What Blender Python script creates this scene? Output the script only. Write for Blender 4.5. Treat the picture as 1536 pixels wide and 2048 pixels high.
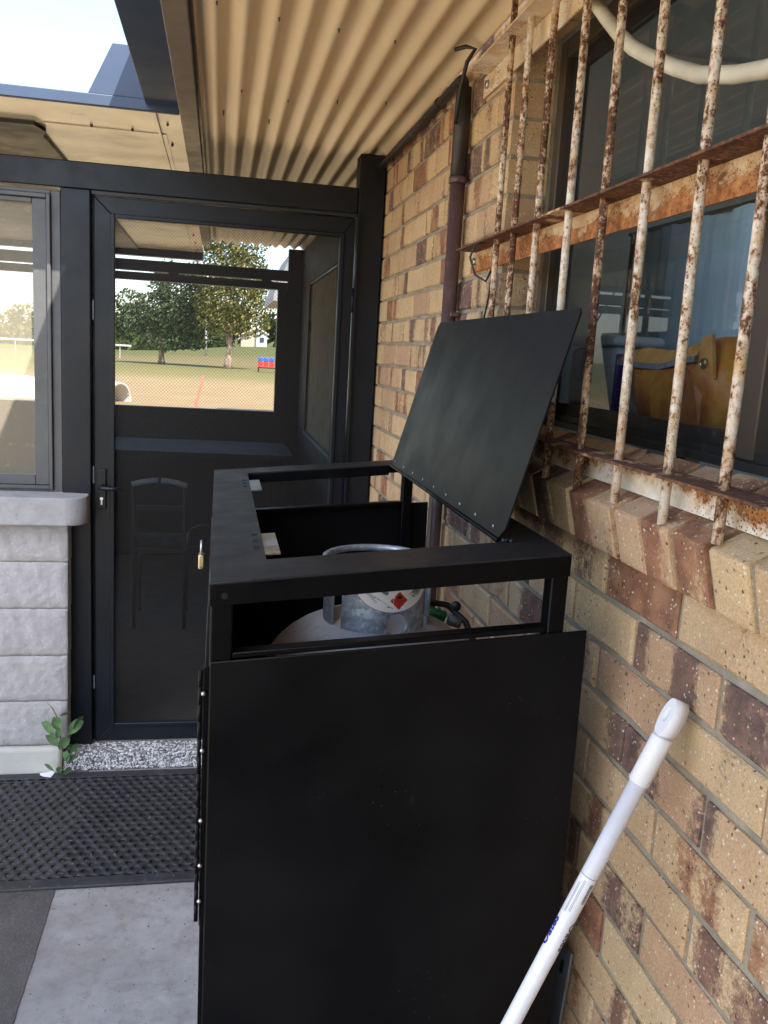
import bpy, bmesh, math, random
from mathutils import Vector, Matrix
random.seed(7)
for o in list(bpy.data.objects): bpy.data.objects.remove(o)
S = bpy.context.scene
COL = S.collection

# ------------------------------------------------------------------ camera
CAM = Vector((-0.65532, -1.21243, 0.38495))
RX = Vector((0.98130, -0.18375, 0.05730)); RD = Vector((0.02249, -0.18618, -0.98226)); RF = Vector((0.19116, 0.96518, -0.17856))
cd = bpy.data.cameras.new('camera'); co = bpy.data.objects.new('camera', cd); COL.objects.link(co)
M = Matrix.Identity(4)
for i in range(3):
    M[i][0] = RX[i]; M[i][1] = -RD[i]; M[i][2] = -RF[i]; M[i][3] = CAM[i]
co.matrix_world = M
cd.sensor_fit = 'VERTICAL'; cd.sensor_height = 36.0; cd.sensor_width = 27.0
FPX = 1727.6
cd.lens = FPX/2048*36
cd.clip_start = 0.02; cd.clip_end = 3000
S.camera = co
def project(p):
    d = Vector(p)-CAM; z = d.dot(RF)
    if z < 0.05: return None
    return 768+FPX*d.dot(RX)/z, 1024+FPX*d.dot(RD)/z, z

# ------------------------------------------------------------------ world, sun, exposure
W = bpy.data.worlds.new('World'); S.world = W; W.use_nodes = True
wn = W.node_tree.nodes; wl = W.node_tree.links; wn.clear()
sky = wn.new('ShaderNodeTexSky'); sky.sky_type = 'NISHITA'; sky.sun_disc = False
bg = wn.new('ShaderNodeBackground'); wo = wn.new('ShaderNodeOutputWorld')
SUN = Vector((0.39, -0.67, 1.0)).normalized()
sky.sun_elevation = math.asin(SUN.z); sky.sun_rotation = math.radians(210.2)
sky.air_density = 1.0; sky.dust_density = 1.2; sky.ozone_density = 1.0
bg.inputs['Strength'].default_value = 0.135
wl.new(sky.outputs[0], bg.inputs[0]); wl.new(bg.outputs[0], wo.inputs[0])
sl = bpy.data.lights.new('sun', 'SUN'); sl.energy = 4.0; sl.angle = math.radians(0.53); sl.color = (1.0, 0.93, 0.82)
so = bpy.data.objects.new('sun', sl); COL.objects.link(so)
so.rotation_euler = SUN.to_track_quat('Z', 'Y').to_euler(); so.location = (0, -3, 8)
S.view_settings.view_transform = 'Standard'; S.view_settings.look = 'None'
S.view_settings.gamma = 1.0; S.view_settings.use_curve_mapping = False
S.view_settings.exposure = 2.0
S.render.engine = 'CYCLES'
S.cycles.max_bounces = 10; S.cycles.diffuse_bounces = 5; S.cycles.transparent_max_bounces = 16

ZF = -1.415          # floor level

# ------------------------------------------------------------------ node helpers
class NT:
    def __init__(s, name):
        s.m = bpy.data.materials.new(name); s.m.use_nodes = True
        s.n = s.m.node_tree.nodes; s.l = s.m.node_tree.links; s.n.clear()
        s.out = s.n.new('ShaderNodeOutputMaterial')
    def new(s, t, **k):
        nd = s.n.new(t)
        for a, b in k.items(): setattr(nd, a, b)
        return nd
    def link(s, a, b): s.l.new(a, b)
    def val(s, sock, v):
        if hasattr(v, 'is_linked') or isinstance(v, bpy.types.NodeSocket): s.l.new(v, sock)
        else: sock.default_value = v
    def coord(s, kind='Object', scale=None, offset=None):
        if kind == 'World':
            g = s.new('ShaderNodeNewGeometry').outputs['Position']
        else:
            g = s.new('ShaderNodeTexCoord').outputs[kind]
        if offset is not None:
            a = s.new('ShaderNodeVectorMath', operation='ADD'); s.link(g, a.inputs[0]); s.val(a.inputs[1], offset); g = a.outputs[0]
        if scale is not None:
            a = s.new('ShaderNodeVectorMath', operation='MULTIPLY'); s.link(g, a.inputs[0]); a.inputs[1].default_value = scale; g = a.outputs[0]
        return g
    def noise(s, vec, scale, detail=3, rough=0.55):
        t = s.new('ShaderNodeTexNoise'); s.link(vec, t.inputs['Vector'])
        t.inputs['Scale'].default_value = scale; t.inputs['Detail'].default_value = detail; t.inputs['Roughness'].default_value = rough
        return t.outputs[0]
    def voro(s, vec, scale, out='Distance', feature='F1'):
        t = s.new('ShaderNodeTexVoronoi', feature=feature); s.link(vec, t.inputs['Vector']); t.inputs['Scale'].default_value = scale
        return t.outputs[out]
    def ramp(s, fac, stops, interp='LINEAR'):
        r = s.new('ShaderNodeValToRGB'); r.color_ramp.interpolation = interp
        e = r.color_ramp.elements
        while len(e) < len(stops): e.new(0.5)
        for k, (p, c) in enumerate(stops):
            e[k].position = p
            if not hasattr(c, '__len__'): c = (c, c, c)
            e[k].color = (c[0], c[1], c[2], 1)
        s.link(fac, r.inputs[0]); return r.outputs[0]
    def mix(s, fac, a, b, mode='MIX'):
        m = s.new('ShaderNodeMix', data_type='RGBA', blend_type=mode)
        s.val(m.inputs[0], fac)
        for sk, v in ((m.inputs[6], a), (m.inputs[7], b)):
            if isinstance(v, tuple): v = (v[0], v[1], v[2], 1)
            s.val(sk, v)
        return m.outputs[2]
    def math(s, op, a, b=0.0, c=0.0):
        m = s.new('ShaderNodeMath', operation=op)
        s.val(m.inputs[0], a); s.val(m.inputs[1], b); s.val(m.inputs[2], c); return m.outputs[0]
    def bump(s, h, strength=0.3, dist=0.005, normal=None):
        b = s.new('ShaderNodeBump'); s.link(h, b.inputs['Height']); b.inputs['Strength'].default_value = strength; b.inputs['Distance'].default_value = dist
        if normal is not None: s.link(normal, b.inputs['Normal'])
        return b.outputs[0]
    def pbr(s, color, rough=0.5, metal=0.0, normal=None, spec=0.5, **k):
        p = s.new('ShaderNodeBsdfPrincipled')
        if isinstance(color, tuple): color = (color[0], color[1], color[2], 1)
        s.val(p.inputs['Base Color'], color); s.val(p.inputs['Roughness'], rough); s.val(p.inputs['Metallic'], metal)
        p.inputs['Specular IOR Level'].default_value = spec
        if normal is not None: s.link(normal, p.inputs['Normal'])
        for a, b in k.items(): s.val(p.inputs[a], b)
        return p.outputs[0]
    def done(s, sh): s.link(sh, s.out.inputs['Surface']); return s.m

def paint(name, c, rough=0.4, var=0.12, scale=6.0, metal=0.0, spec=0.5, bump=0.0, dust=None, kind='World'):
    t = NT(name); v = t.coord(kind)
    n = t.noise(v, scale, 4, 0.6)
    lo = tuple(x*(1-var) for x in c); hi = tuple(min(1, x*(1+var)) for x in c)
    colr = t.ramp(n, [(0.3, lo), (0.7, hi)])
    if dust:
        d = t.noise(v, 40, 5, 0.7)
        colr = t.mix(t.ramp(d, [(0.56, 0.0), (0.75, dust[3])]), colr, tuple(dust[:3]))
    r = t.ramp(t.noise(v, scale*2.3, 3), [(0.3, max(0.02, rough-0.06)), (0.7, min(1, rough+0.08))])
    nm = None
    if bump: nm = t.bump(t.noise(v, scale*25, 3), bump, 0.002)
    return t.done(t.pbr(colr, r, metal, nm, spec))

# ------------------------------------------------------------------ materials
def brick_material():
    t = NT('brick_clay')
    rnd = t.math('ADD', t.new('ShaderNodeObjectInfo').outputs['Random'], t.new('ShaderNodeAttribute', attribute_name='rnd').outputs['Fac'])
    off = t.new('ShaderNodeCombineXYZ')
    t.link(t.math('MULTIPLY', rnd, 37.0), off.inputs[0]); t.link(t.math('MULTIPLY', rnd, 91.0), off.inputs[1]); t.link(t.math('MULTIPLY', rnd, 53.0), off.inputs[2])
    P = t.coord('World', offset=off.outputs[0])
    r1 = t.math('FRACT', t.math('MULTIPLY', rnd, 7.31)); r2 = t.math('FRACT', t.math('MULTIPLY', rnd, 13.7)); r3 = t.math('FRACT', t.math('MULTIPLY', rnd, 29.1))
    base = t.ramp(r1, [(0.0, (0.62, 0.46, 0.265)), (0.35, (0.58, 0.40, 0.225)), (0.6, (0.50, 0.315, 0.195)), (0.78, (0.43, 0.25, 0.17)), (0.9, (0.57, 0.415, 0.24))])
    base = t.mix(0.42, base, t.ramp(t.noise(P, 14, 4), [(0.3, (0.43, 0.27, 0.14)), (0.7, (0.63, 0.45, 0.245))]))
    # kiln flashing: blotches and bands, much on some bricks and none on others
    grain = t.math('MULTIPLY', t.math('SUBTRACT', t.noise(P, 70, 5, 0.8), 0.5), 0.36)
    st = t.new('ShaderNodeVectorMath', operation='MULTIPLY'); t.link(P, st.inputs[0]); st.inputs[1].default_value = (9, 9.0, 1.3)
    band = t.math('ADD', t.noise(st.outputs[0], 1.0, 1.5, 0.5), grain)
    thr = t.ramp(r2, [(0.0, 0.79), (0.22, 0.64), (0.5, 0.53), (0.82, 0.465), (1.0, 0.42)])
    mr = t.new('ShaderNodeMapRange'); mr.interpolation_type = 'SMOOTHSTEP'
    t.link(t.math('SUBTRACT', band, thr), mr.inputs[0]); mr.inputs[1].default_value = -0.03; mr.inputs[2].default_value = 0.075; mr.inputs[3].default_value = 0.0; mr.inputs[4].default_value = 0.92
    warm = t.ramp(t.noise(P, 24, 4), [(0.35, (0.17, 0.065, 0.04)), (0.65, (0.36, 0.165, 0.09))])
    cold = t.ramp(t.noise(P, 28, 4), [(0.35, (0.06, 0.036, 0.042)), (0.65, (0.19, 0.105, 0.09))])
    base = t.mix(mr.outputs[0], base, t.mix(t.ramp(r3, [(0.36, 0.0), (0.52, 1.0)]), warm, cold))
    # dark iron spots and pale grains
    sp = t.ramp(t.math('ADD', t.voro(P, 78), t.math('MULTIPLY', t.math('SUBTRACT', t.noise(P, 130, 4, 0.7), 0.5), 0.8)), [(0.08, 1.0), (0.20, 0.0)])
    sp = t.math('MULTIPLY', sp, t.ramp(t.noise(P, 9, 2), [(0.42, 0.0), (0.55, 1.0)]))
    base = t.mix(t.math('MULTIPLY', sp, 0.85), base, (0.07, 0.03, 0.022))
    g = t.ramp(t.voro(P, 105), [(0.13, 1.0), (0.24, 0.0)])
    g = t.math('MULTIPLY', g, t.ramp(t.noise(P, 60, 2), [(0.46, 0.0), (0.53, 1.0)]))
    base = t.mix(t.math('MULTIPLY', g, 0.85), base, (0.78, 0.70, 0.58))
    fine = t.noise(P, 350, 3, 0.7)
    base = t.mix(0.5, base, t.mix(1.0, base, t.ramp(fine, [(0.3, 0.42), (0.7, 1.45)]), 'MULTIPLY'))
    # grime
    W0 = t.coord('World')
    base = t.mix(t.ramp(t.noise(W0, 2.2, 5, 0.65), [(0.45, 0.0), (0.8, 0.4)]), base, (0.24, 0.17, 0.10))
    base = t.mix(t.ramp(t.noise(W0, 17, 5, 0.7), [(0.62, 0.0), (0.72, 0.5)]), base, (0.36, 0.31, 0.22))
    hgt = t.math('ADD', t.math('MULTIPLY', fine, 0.6), t.math('SUBTRACT', t.noise(P, 45, 4, 0.65), t.math('MULTIPLY', sp, 0.6)))
    return t.done(t.pbr(base, 0.88, 0.0, t.bump(hgt, 0.55, 0.004), 0.25))
BRICK = brick_material()

t = NT('mortar'); P = t.coord('World')
c = t.ramp(t.noise(P, 12, 5, 0.7), [(0.3, (0.22, 0.195, 0.145)), (0.7, (0.37, 0.33, 0.255))])
c = t.mix(t.ramp(t.noise(P, 5, 4), [(0.55, 0.0), (0.7, 0.6)]), c, (0.17, 0.155, 0.12))
MORTAR = t.done(t.pbr(c, 0.95, 0, t.bump(t.noise(P, 160, 4, 0.7), 0.7, 0.004), 0.15))

def rust_paint(name, amount, streak=(1, 1, 1), scale=38, orange=False, zg=None, cream=0.5):
    """flaking white paint over rust; zg = (z0, z1, gain) lets the rust creep down or up a rail"""
    t = NT(name); P = t.coord('World'); s = t.new('ShaderNodeVectorMath', operation='MULTIPLY'); t.link(P, s.inputs[0]); s.inputs[1].default_value = streak
    big = t.noise(P, 7, 3)
    n = t.math('ADD', t.math('MULTIPLY', t.noise(s.outputs[0], scale, 6, 0.78), 0.62), t.math('MULTIPLY', big, 0.38))
    if zg:
        sp = t.new('ShaderNodeSeparateXYZ'); t.link(P, sp.inputs[0])
        mr = t.new('ShaderNodeMapRange'); t.link(sp.outputs[2], mr.inputs[0]); mr.inputs[1].default_value = zg[0]; mr.inputs[2].default_value = zg[1]; mr.inputs[3].default_value = -zg[2]; mr.inputs[4].default_value = zg[2]
        n = t.math('ADD', n, mr.outputs[0])
    else:
        rn = t.new('ShaderNodeObjectInfo').outputs['Random']
        n = t.math('ADD', n, t.math('MULTIPLY', t.math('SUBTRACT', rn, 0.5), 0.05))
    white = t.ramp(t.noise(P, 26, 4), [(0.3, (0.62, 0.54, 0.40)), (0.7, (0.78, 0.76, 0.71))])
    cr = t.ramp(t.noise(P, 16, 4, 0.6), [(cream-0.12, 0.0), (cream+0.10, 0.8)])
    white = t.mix(cr, white, (0.58, 0.40, 0.21))
    stain = t.ramp(n, [(amount-0.09, 0.0), (amount, 0.75)])
    cc = t.mix(stain, white, (0.46, 0.23, 0.085))
    r = t.ramp(n, [(amount, 0.0), (amount+0.035, 1.0)])
    if orange: rc = t.ramp(t.noise(P, 55, 5, 0.7), [(0.32, (0.14, 0.055, 0.022)), (0.5, (0.36, 0.135, 0.042)), (0.7, (0.52, 0.24, 0.085))])
    else: rc = t.ramp(t.noise(P, 90, 5, 0.75), [(0.36, (0.05, 0.026, 0.022)), (0.52, (0.13, 0.06, 0.038)), (0.72, (0.32, 0.15, 0.065))])
    cc = t.mix(r, cc, rc)
    pit = t.ramp(t.math('ADD', t.voro(P, 190), t.math('MULTIPLY', t.math('SUBTRACT', big, 0.5), -0.9)), [(0.16, 0.9), (0.28, 0.0)])
    cc = t.mix(pit, cc, (0.075, 0.035, 0.022))
    ht = t.math('ADD', r, t.math('MULTIPLY', t.noise(P, 220, 4, 0.7), 0.5))
    return t.done(t.pbr(cc, t.ramp(r, [(0, 0.45), (1, 0.9)]), 0, t.bump(ht, 0.7, 0.0012), 0.3))
RUST_BAR = rust_paint('rusty_white_paint_bar', 0.512, (1, 1, 0.7), scale=110, cream=0.6)
RUST_ORANGE = rust_paint('rusty_paint_orange', 0.47, (0.5, 0.5, 1.0), scale=42, orange=True, zg=(0.660, 0.610, 0.11), cream=0.35)
RUST_LIGHT = rust_paint('rusty_white_paint_rail', 0.54, (0.8, 0.8, 1.0), scale=50, orange=True, zg=(0.192, 0.240, 0.10), cream=0.6)
RUST_BROWN = rust_paint('rusty_flange', 0.42, (0.5, 0.5, 1.0), scale=40)
CREAM_RAIL = rust_paint('cream_rail', 0.62, (0.5, 0.5, 1.0), scale=24, cream=0.45)

BLACK = paint('black_powdercoat', (0.002, 0.0023, 0.003), 0.36, 0.25, 5, spec=0.13, dust=(0.04, 0.04, 0.042, 0.14))
BLACKTOP = paint('skylit_black_powdercoat', (0.013, 0.0145, 0.017), 0.40, 0.25, 7, spec=0.35, dust=(0.05, 0.05, 0.052, 0.2))  # lighter copy of BLACK: the top's sky light is put into the colour
t = NT('scuffed_black_panel'); P = t.coord('World')
c = t.ramp(t.noise(P, 3.2, 5, 0.65), [(0.35, (0.0016, 0.0018, 0.0024)), (0.72, (0.0065, 0.0068, 0.0078))])
sv = t.new('ShaderNodeVectorMath', operation='MULTIPLY'); t.link(P, sv.inputs[0]); sv.inputs[1].default_value = (60, 60, 9)
c = t.mix(t.ramp(t.noise(sv.outputs[0], 1.0, 4, 0.7), [(0.66, 0.0), (0.76, 0.55)]), c, (0.022, 0.022, 0.024))
fl_ = t.math('MULTIPLY', t.ramp(t.voro(P, 95), [(0.045, 1.0), (0.075, 0.0)]), t.ramp(t.noise(P, 5, 3), [(0.56, 0.0), (0.62, 1.0)]))
c = t.mix(fl_, c, (0.16, 0.15, 0.14))
BLACKPANEL = t.done(t.pbr(c, t.ramp(t.noise(P, 6, 5, 0.7), [(0.3, 0.30), (0.7, 0.50)]), 0, t.bump(t.noise(P, 2.5, 2), 0.25, 0.01), 0.14))
FRAME = paint('charcoal_aluminium', (0.0065, 0.009, 0.0135), 0.38, 0.2, 4, spec=0.30, dust=(0.06, 0.06, 0.06, 0.14))
FRAME2 = paint('sunlit_charcoal_aluminium', (0.075, 0.078, 0.082), 0.42, 0.15, 5, spec=0.45, dust=(0.16, 0.16, 0.15, 0.3))  # lighter copy of FRAME: sun and glare are put into the base colour
DARK_BEAM = paint('dark_beam', (0.010, 0.011, 0.014), 0.45, 0.2, 4)
GUTTER = paint('slate_gutter', (0.030, 0.050, 0.095), 0.42, 0.1, 3)
FLASH = paint('brown_grey_flashing', (0.17, 0.14, 0.12), 0.45, 0.15, 8)
PIPE = paint('brown_pipe', (0.085, 0.050, 0.052), 0.42, 0.2, 12, dust=(0.30, 0.26, 0.24, 0.35))
PIPE_DARK = paint('dark_pipe', (0.022, 0.017, 0.014), 0.5, 0.2, 12)
CABLE = paint('black_cable', (0.012, 0.012, 0.012), 0.5)
BRONZE = paint('bronze_aluminium', (0.055, 0.042, 0.032), 0.42, 0.15, 6)
WINBLACK = paint('black_window_track', (0.012, 0.012, 0.013), 0.45, 0.2, 8, dust=(0.2, 0.18, 0.16, 0.3))
STEEL = paint('bare_steel', (0.52, 0.53, 0.55), 0.32, 0.1, 40, metal=1.0)
RIVET = paint('rivet_steel', (0.62, 0.62, 0.62), 0.35, 0.1, 40, metal=1.0)
RIVETD = paint('dull_rivet', (0.30, 0.31, 0.33), 0.45, 0.2, 40, metal=0.8)
BRASS = paint('brass', (0.74, 0.60, 0.34), 0.30, 0.06, 30, metal=1.0)
ZINC = paint('galvanised_bar', (0.17, 0.19, 0.21), 0.5, 0.2, 20, metal=0.4)
HOLE = paint('hole_dark', (0.003, 0.003, 0.003), 0.9)
WHITE_PLASTIC = paint('white_pole', (0.72, 0.735, 0.77), 0.32, 0.05, 14, spec=0.5, dust=(0.45, 0.42, 0.38, 0.35))
WHITE_GRIP = paint('white_grip', (0.76, 0.76, 0.77), 0.45, 0.03, 12)
HOSE = paint('cream_hose', (0.62, 0.58, 0.47), 0.5, 0.1, 20)
BLUE_INK = paint('blue_ink', (0.012, 0.018, 0.28), 0.4, 0.05)
NAVY_INK = paint('navy_ink', (0.02, 0.018, 0.07), 0.4, 0.05)
GREY_INK = paint('grey_ink', (0.16, 0.18, 0.24), 0.5, 0.05)
BLACK_INK = paint('black_ink', (0.012, 0.012, 0.012), 0.5, 0.05)
RED_INK = paint('red_ink', (0.52, 0.035, 0.02), 0.45, 0.05)
PINK_INK = paint('magenta_ink', (0.35, 0.05, 0.22), 0.45, 0.05)
LABEL = paint('label_paper', (0.74, 0.74, 0.76), 0.4, 0.03)
GREEN_PL = paint('green_plastic', (0.01, 0.16, 0.06), 0.4)
JUG = paint('white_container', (0.74, 0.79, 0.84), 0.4, 0.05, 6)
ROOMWALL = paint('room_wall', (0.34, 0.42, 0.48), 0.8, 0.08, 3)
ROOMFLOOR = paint('room_floor', (0.12, 0.11, 0.10), 0.7)
SHADE_SHEET = paint('shade_sheet', (0.035, 0.034, 0.032), 0.7, 0.2, 5, spec=0.3)  # dark colour that paints in the shade on the porch bricks
TABLE = paint('dark_table', (0.022, 0.022, 0.025), 0.75, spec=0.2)
CHAIRW = paint('chair_pale', (0.30, 0.33, 0.37), 0.35)
CHAIRD = paint('chair_dark', (0.02, 0.02, 0.022), 0.45)
CURTAIN = paint('pale_blue_curtain', (0.50, 0.70, 0.86), 0.8, 0.06, 9)
LEAFM = paint('weed_leaf', (0.12, 0.22, 0.09), 0.75, 0.3, 30)
STEMM = paint('weed_stem', (0.16, 0.13, 0.06), 0.7, 0.3, 30)
PAPER = paint('paper_scrap', (0.75, 0.76, 0.80), 0.7, 0.05)

t = NT('cream_roof_sheet'); P = t.coord('World')
s = t.new('ShaderNodeVectorMath', operation='MULTIPLY'); t.link(P, s.inputs[0]); s.inputs[1].default_value = (3, 0.6, 3)
c = t.ramp(t.noise(s.outputs[0], 2.5, 5, 0.65), [(0.3, (0.68, 0.54, 0.345)), (0.7, (0.76, 0.62, 0.42))])
c = t.mix(t.ramp(t.noise(P, 60, 5, 0.75), [(0.62, 0.0), (0.74, 0.55)]), c, (0.30, 0.20, 0.11))
c = t.mix(t.ramp(t.noise(P, 1.4, 4), [(0.5, 0.0), (0.8, 0.35)]), c, (0.42, 0.30, 0.18))
SHEET = t.done(t.pbr(c, 0.42, 0, None, 0.4))
t = NT('cream_flat_soffit'); P = t.coord('World')
c = t.ramp(t.noise(P, 2.5, 5, 0.6), [(0.3, (0.56, 0.51, 0.40)), (0.7, (0.66, 0.61, 0.49))])
SOFFIT = t.done(t.pbr(c, t.ramp(t.noise(P, 6, 3), [(0.3, 0.16), (0.7, 0.28)]), 0, None, 0.5))

t = NT('concrete'); P = t.coord('World')
n1 = t.noise(P, 3.0, 6, 0.65); n2 = t.noise(P, 22, 5, 0.7)
c = t.ramp(n1, [(0.3, (0.23, 0.228, 0.225)), (0.7, (0.37, 0.368, 0.365))])
c = t.mix(t.ramp(n2, [(0.48, 0.0), (0.68, 0.7)]), c, (0.20, 0.18, 0.165))
c = t.mix(t.ramp(t.voro(P, 45), [(0.05, 0.8), (0.12, 0.0)]), c, (0.08, 0.075, 0.07))
c = t.mix(t.ramp(t.noise(P, 9, 4), [(0.6, 0.0), (0.75, 0.4)]), c, (0.47, 0.46, 0.45))
c = t.mix(t.ramp(t.noise(P, 1.6, 6, 0.7), [(0.5, 0.0), (0.66, 0.45)]), c, (0.20, 0.185, 0.17))
CONCRETE = t.done(t.pbr(c, 0.85, 0, t.bump(t.math('ADD', t.math('MULTIPLY', t.noise(P, 150, 4, 0.7), 0.6), n2), 0.4, 0.003), 0.3))
t = NT('asphalt'); P = t.coord('World')
c = t.ramp(t.noise(P, 5, 5, 0.65), [(0.3, (0.062, 0.058, 0.054)), (0.7, (0.10, 0.094, 0.088))])
c = t.mix(t.ramp(t.noise(P, 120, 3, 0.7), [(0.5, 0.0), (0.7, 0.5)]), c, (0.17, 0.16, 0.15))
ASPHALT = t.done(t.pbr(c, 0.9, 0, t.bump(t.noise(P, 140, 4, 0.7), 0.6, 0.004), 0.3))
t = NT('paving'); P = t.coord('World')
c = t.ramp(t.noise(P, 2, 5, 0.65), [(0.3, (0.38, 0.30, 0.20)), (0.7, (0.48, 0.39, 0.27))])
PAVING = t.done(t.pbr(c, 0.9, 0, t.bump(t.noise(P, 60, 4, 0.7), 0.4, 0.004), 0.3))
t = NT('pale_kerb'); P = t.coord('World')
c = t.ramp(t.noise(P, 6, 5, 0.6), [(0.3, (0.40, 0.40, 0.36)), (0.7, (0.52, 0.52, 0.48))])
KERB = t.done(t.pbr(c, 0.8, 0, t.bump(t.noise(P, 60, 4), 0.2, 0.003), 0.3))
t = NT('split_block'); P = t.coord('World', offset=None)
rnd = t.new('ShaderNodeObjectInfo').outputs['Random']
n1 = t.noise(P, 16, 6, 0.7)
c = t.ramp(n1, [(0.3, (0.30, 0.298, 0.312)), (0.7, (0.41, 0.408, 0.425))])
c = t.mix(t.math('MULTIPLY', rnd, 0.3), c, (0.34, 0.31, 0.29))
c = t.mix(t.ramp(t.voro(P, 60), [(0.06, 0.8), (0.13, 0.0)]), c, (0.70, 0.69, 0.67))
BLOCK = t.done(t.pbr(c, 0.9, 0, t.bump(t.math('ADD', n1, t.math('MULTIPLY', t.noise(P, 90, 4, 0.7), 0.3)), 0.6, 0.01), 0.25))
t = NT('cap_stone'); P = t.coord('World')
c = t.ramp(t.noise(P, 14, 5, 0.65), [(0.3, (0.26, 0.266, 0.28)), (0.7, (0.36, 0.366, 0.385))])
c = t.mix(t.ramp(t.noise(P, 90, 3, 0.7), [(0.6, 0.0), (0.72, 0.6)]), c, (0.15, 0.145, 0.14))
CAP = t.done(t.pbr(c, 0.75, 0, t.bump(t.noise(P, 110, 4, 0.7), 0.35, 0.004), 0.3))
t = NT('pebble'); rnd = t.new('ShaderNodeAttribute', attribute_name='rnd').outputs['Fac']
c = t.ramp(rnd, [(0.0, (0.07, 0.07, 0.08)), (0.25, (0.22, 0.22, 0.23)), (0.5, (0.55, 0.56, 0.58)), (1.0, (0.78, 0.79, 0.80))])
PEBBLE = t.done(t.pbr(c, 0.5, 0, None, 0.4))
STEPM = paint('step_mortar', (0.20, 0.195, 0.19), 0.9, 0.2, 30, bump=0.5)
t = NT('rubber_mat'); P = t.coord('World')
c = t.ramp(t.noise(P, 12, 4), [(0.3, (0.020, 0.021, 0.024)), (0.7, (0.040, 0.041, 0.046))])
c = t.mix(t.ramp(t.noise(P, 70, 5, 0.75), [(0.55, 0.0), (0.72, 0.6)]), c, (0.13, 0.12, 0.105))
RUBBER = t.done(t.pbr(c, 0.62, 0, t.bump(t.noise(P, 200, 3), 0.3, 0.001), 0.4))
t = NT('galvanised_spangle'); P = t.coord('World')
Pw = t.new('ShaderNodeVectorMath', operation='ADD'); t.link(P, Pw.inputs[0]); nz = t.new('ShaderNodeTexNoise'); t.link(P, nz.inputs['Vector']); nz.inputs['Scale'].default_value = 90; nv = t.new('ShaderNodeVectorMath', operation='SCALE'); t.link(nz.outputs['Color'], nv.inputs[0]); nv.inputs['Scale'].default_value = 0.012; t.link(nv.outputs[0], Pw.inputs[1])
vc = t.voro(Pw.outputs[0], 120, 'Color'); sep = t.new('ShaderNodeSeparateColor'); t.link(vc, sep.inputs[0])
c = t.ramp(sep.outputs[0], [(0.0, (0.27, 0.31, 0.36)), (0.6, (0.36, 0.41, 0.47)), (0.85, (0.45, 0.51, 0.58)), (1.0, (0.62, 0.69, 0.77))])
c = t.mix(t.ramp(t.noise(P, 10, 4), [(0.45, 0.0), (0.65, 0.7)]), c, (0.26, 0.29, 0.32))
SPANGLE = t.done(t.pbr(c, t.ramp(sep.outputs[1], [(0, 0.42), (1, 0.6)]), 0.6, None, 0.5))
t = NT('bottle_paint'); P = t.coord('World')
c = t.ramp(t.noise(P, 9, 5, 0.7), [(0.3, (0.36, 0.37, 0.38)), (0.7, (0.50, 0.515, 0.53))])
c = t.mix(t.ramp(t.noise(P, 45, 5, 0.75), [(0.57, 0.0), (0.68, 0.7)]), c, (0.20, 0.185, 0.17))
c = t.mix(t.ramp(t.noise(P, 110, 4, 0.7), [(0.66, 0.0), (0.72, 0.8)]), c, (0.62, 0.62, 0.60))
BOTTLE = t.done(t.pbr(c, 0.5, 0.3, t.bump(t.noise(P, 60, 4), 0.15, 0.002), 0.4))
t = NT('latch_plate'); P = t.coord('World')
c = t.ramp(t.noise(P, 25, 3), [(0.42, (0.56, 0.57, 0.58)), (0.62, (0.42, 0.30, 0.14))])
LATCH = t.done(t.pbr(c, 0.38, 0.85))
t = NT('orange_bag'); P = t.coord('World')
n = t.noise(P, 7, 4, 0.6)
c = t.ramp(n, [(0.30, (0.38, 0.08, 0.03)), (0.42, (0.70, 0.20, 0.035)), (0.55, (0.90, 0.31, 0.03)), (0.68, (0.90, 0.42, 0.06))])
BAG = t.done(t.pbr(c, 0.42, 0, t.bump(t.noise(P, 18, 3), 0.4, 0.02), 0.5))
BAGTOP = paint('orange_bag_fold', (0.88, 0.36, 0.08), 0.5, 0.25, 25)
BAGGREY = paint('grey_tape', (0.30, 0.28, 0.25), 0.6, 0.3, 60)

def mesh_material(name, lo, hi, period, albedo):
    t = NT(name); P = t.coord('World'); sp = t.new('ShaderNodeSeparateXYZ'); t.link(P, sp.inputs[0])
    k = 2*math.pi/period
    u = t.math('MULTIPLY', t.math('ADD', sp.outputs[0], t.math('MULTIPLY', sp.outputs[2], 1.0)), k)
    v = t.math('MULTIPLY', t.math('SUBTRACT', sp.outputs[0], t.math('MULTIPLY', sp.outputs[2], 1.0)), k)
    w = t.math('ADD', t.math('SINE', u), t.math('SINE', v))
    f = t.new('ShaderNodeMapRange'); t.link(w, f.inputs[0]); f.inputs[1].default_value = -1.1; f.inputs[2].default_value = 1.1
    f.inputs[3].default_value = hi; f.inputs[4].default_value = lo
    tr = t.new('ShaderNodeBsdfTransparent')
    if not isinstance(albedo, tuple): albedo = (albedo, albedo, albedo*1.1)
    dirt = t.ramp(t.noise(P, 30, 5, 0.75), [(0.60, albedo), (0.76, tuple(min(0.6, a*2.0) for a in albedo))])
    b = t.pbr(dirt, 0.5, 0, None, 0.3)
    m = t.new('ShaderNodeMixShader'); t.link(f.outputs[0], m.inputs[0]); t.link(tr.outputs[0], m.inputs[1]); t.link(b, m.inputs[2])
    return t.done(m.outputs[0])
MESH = mesh_material('security_mesh', 0.34, 0.58, 0.0137, 0.011)

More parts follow.
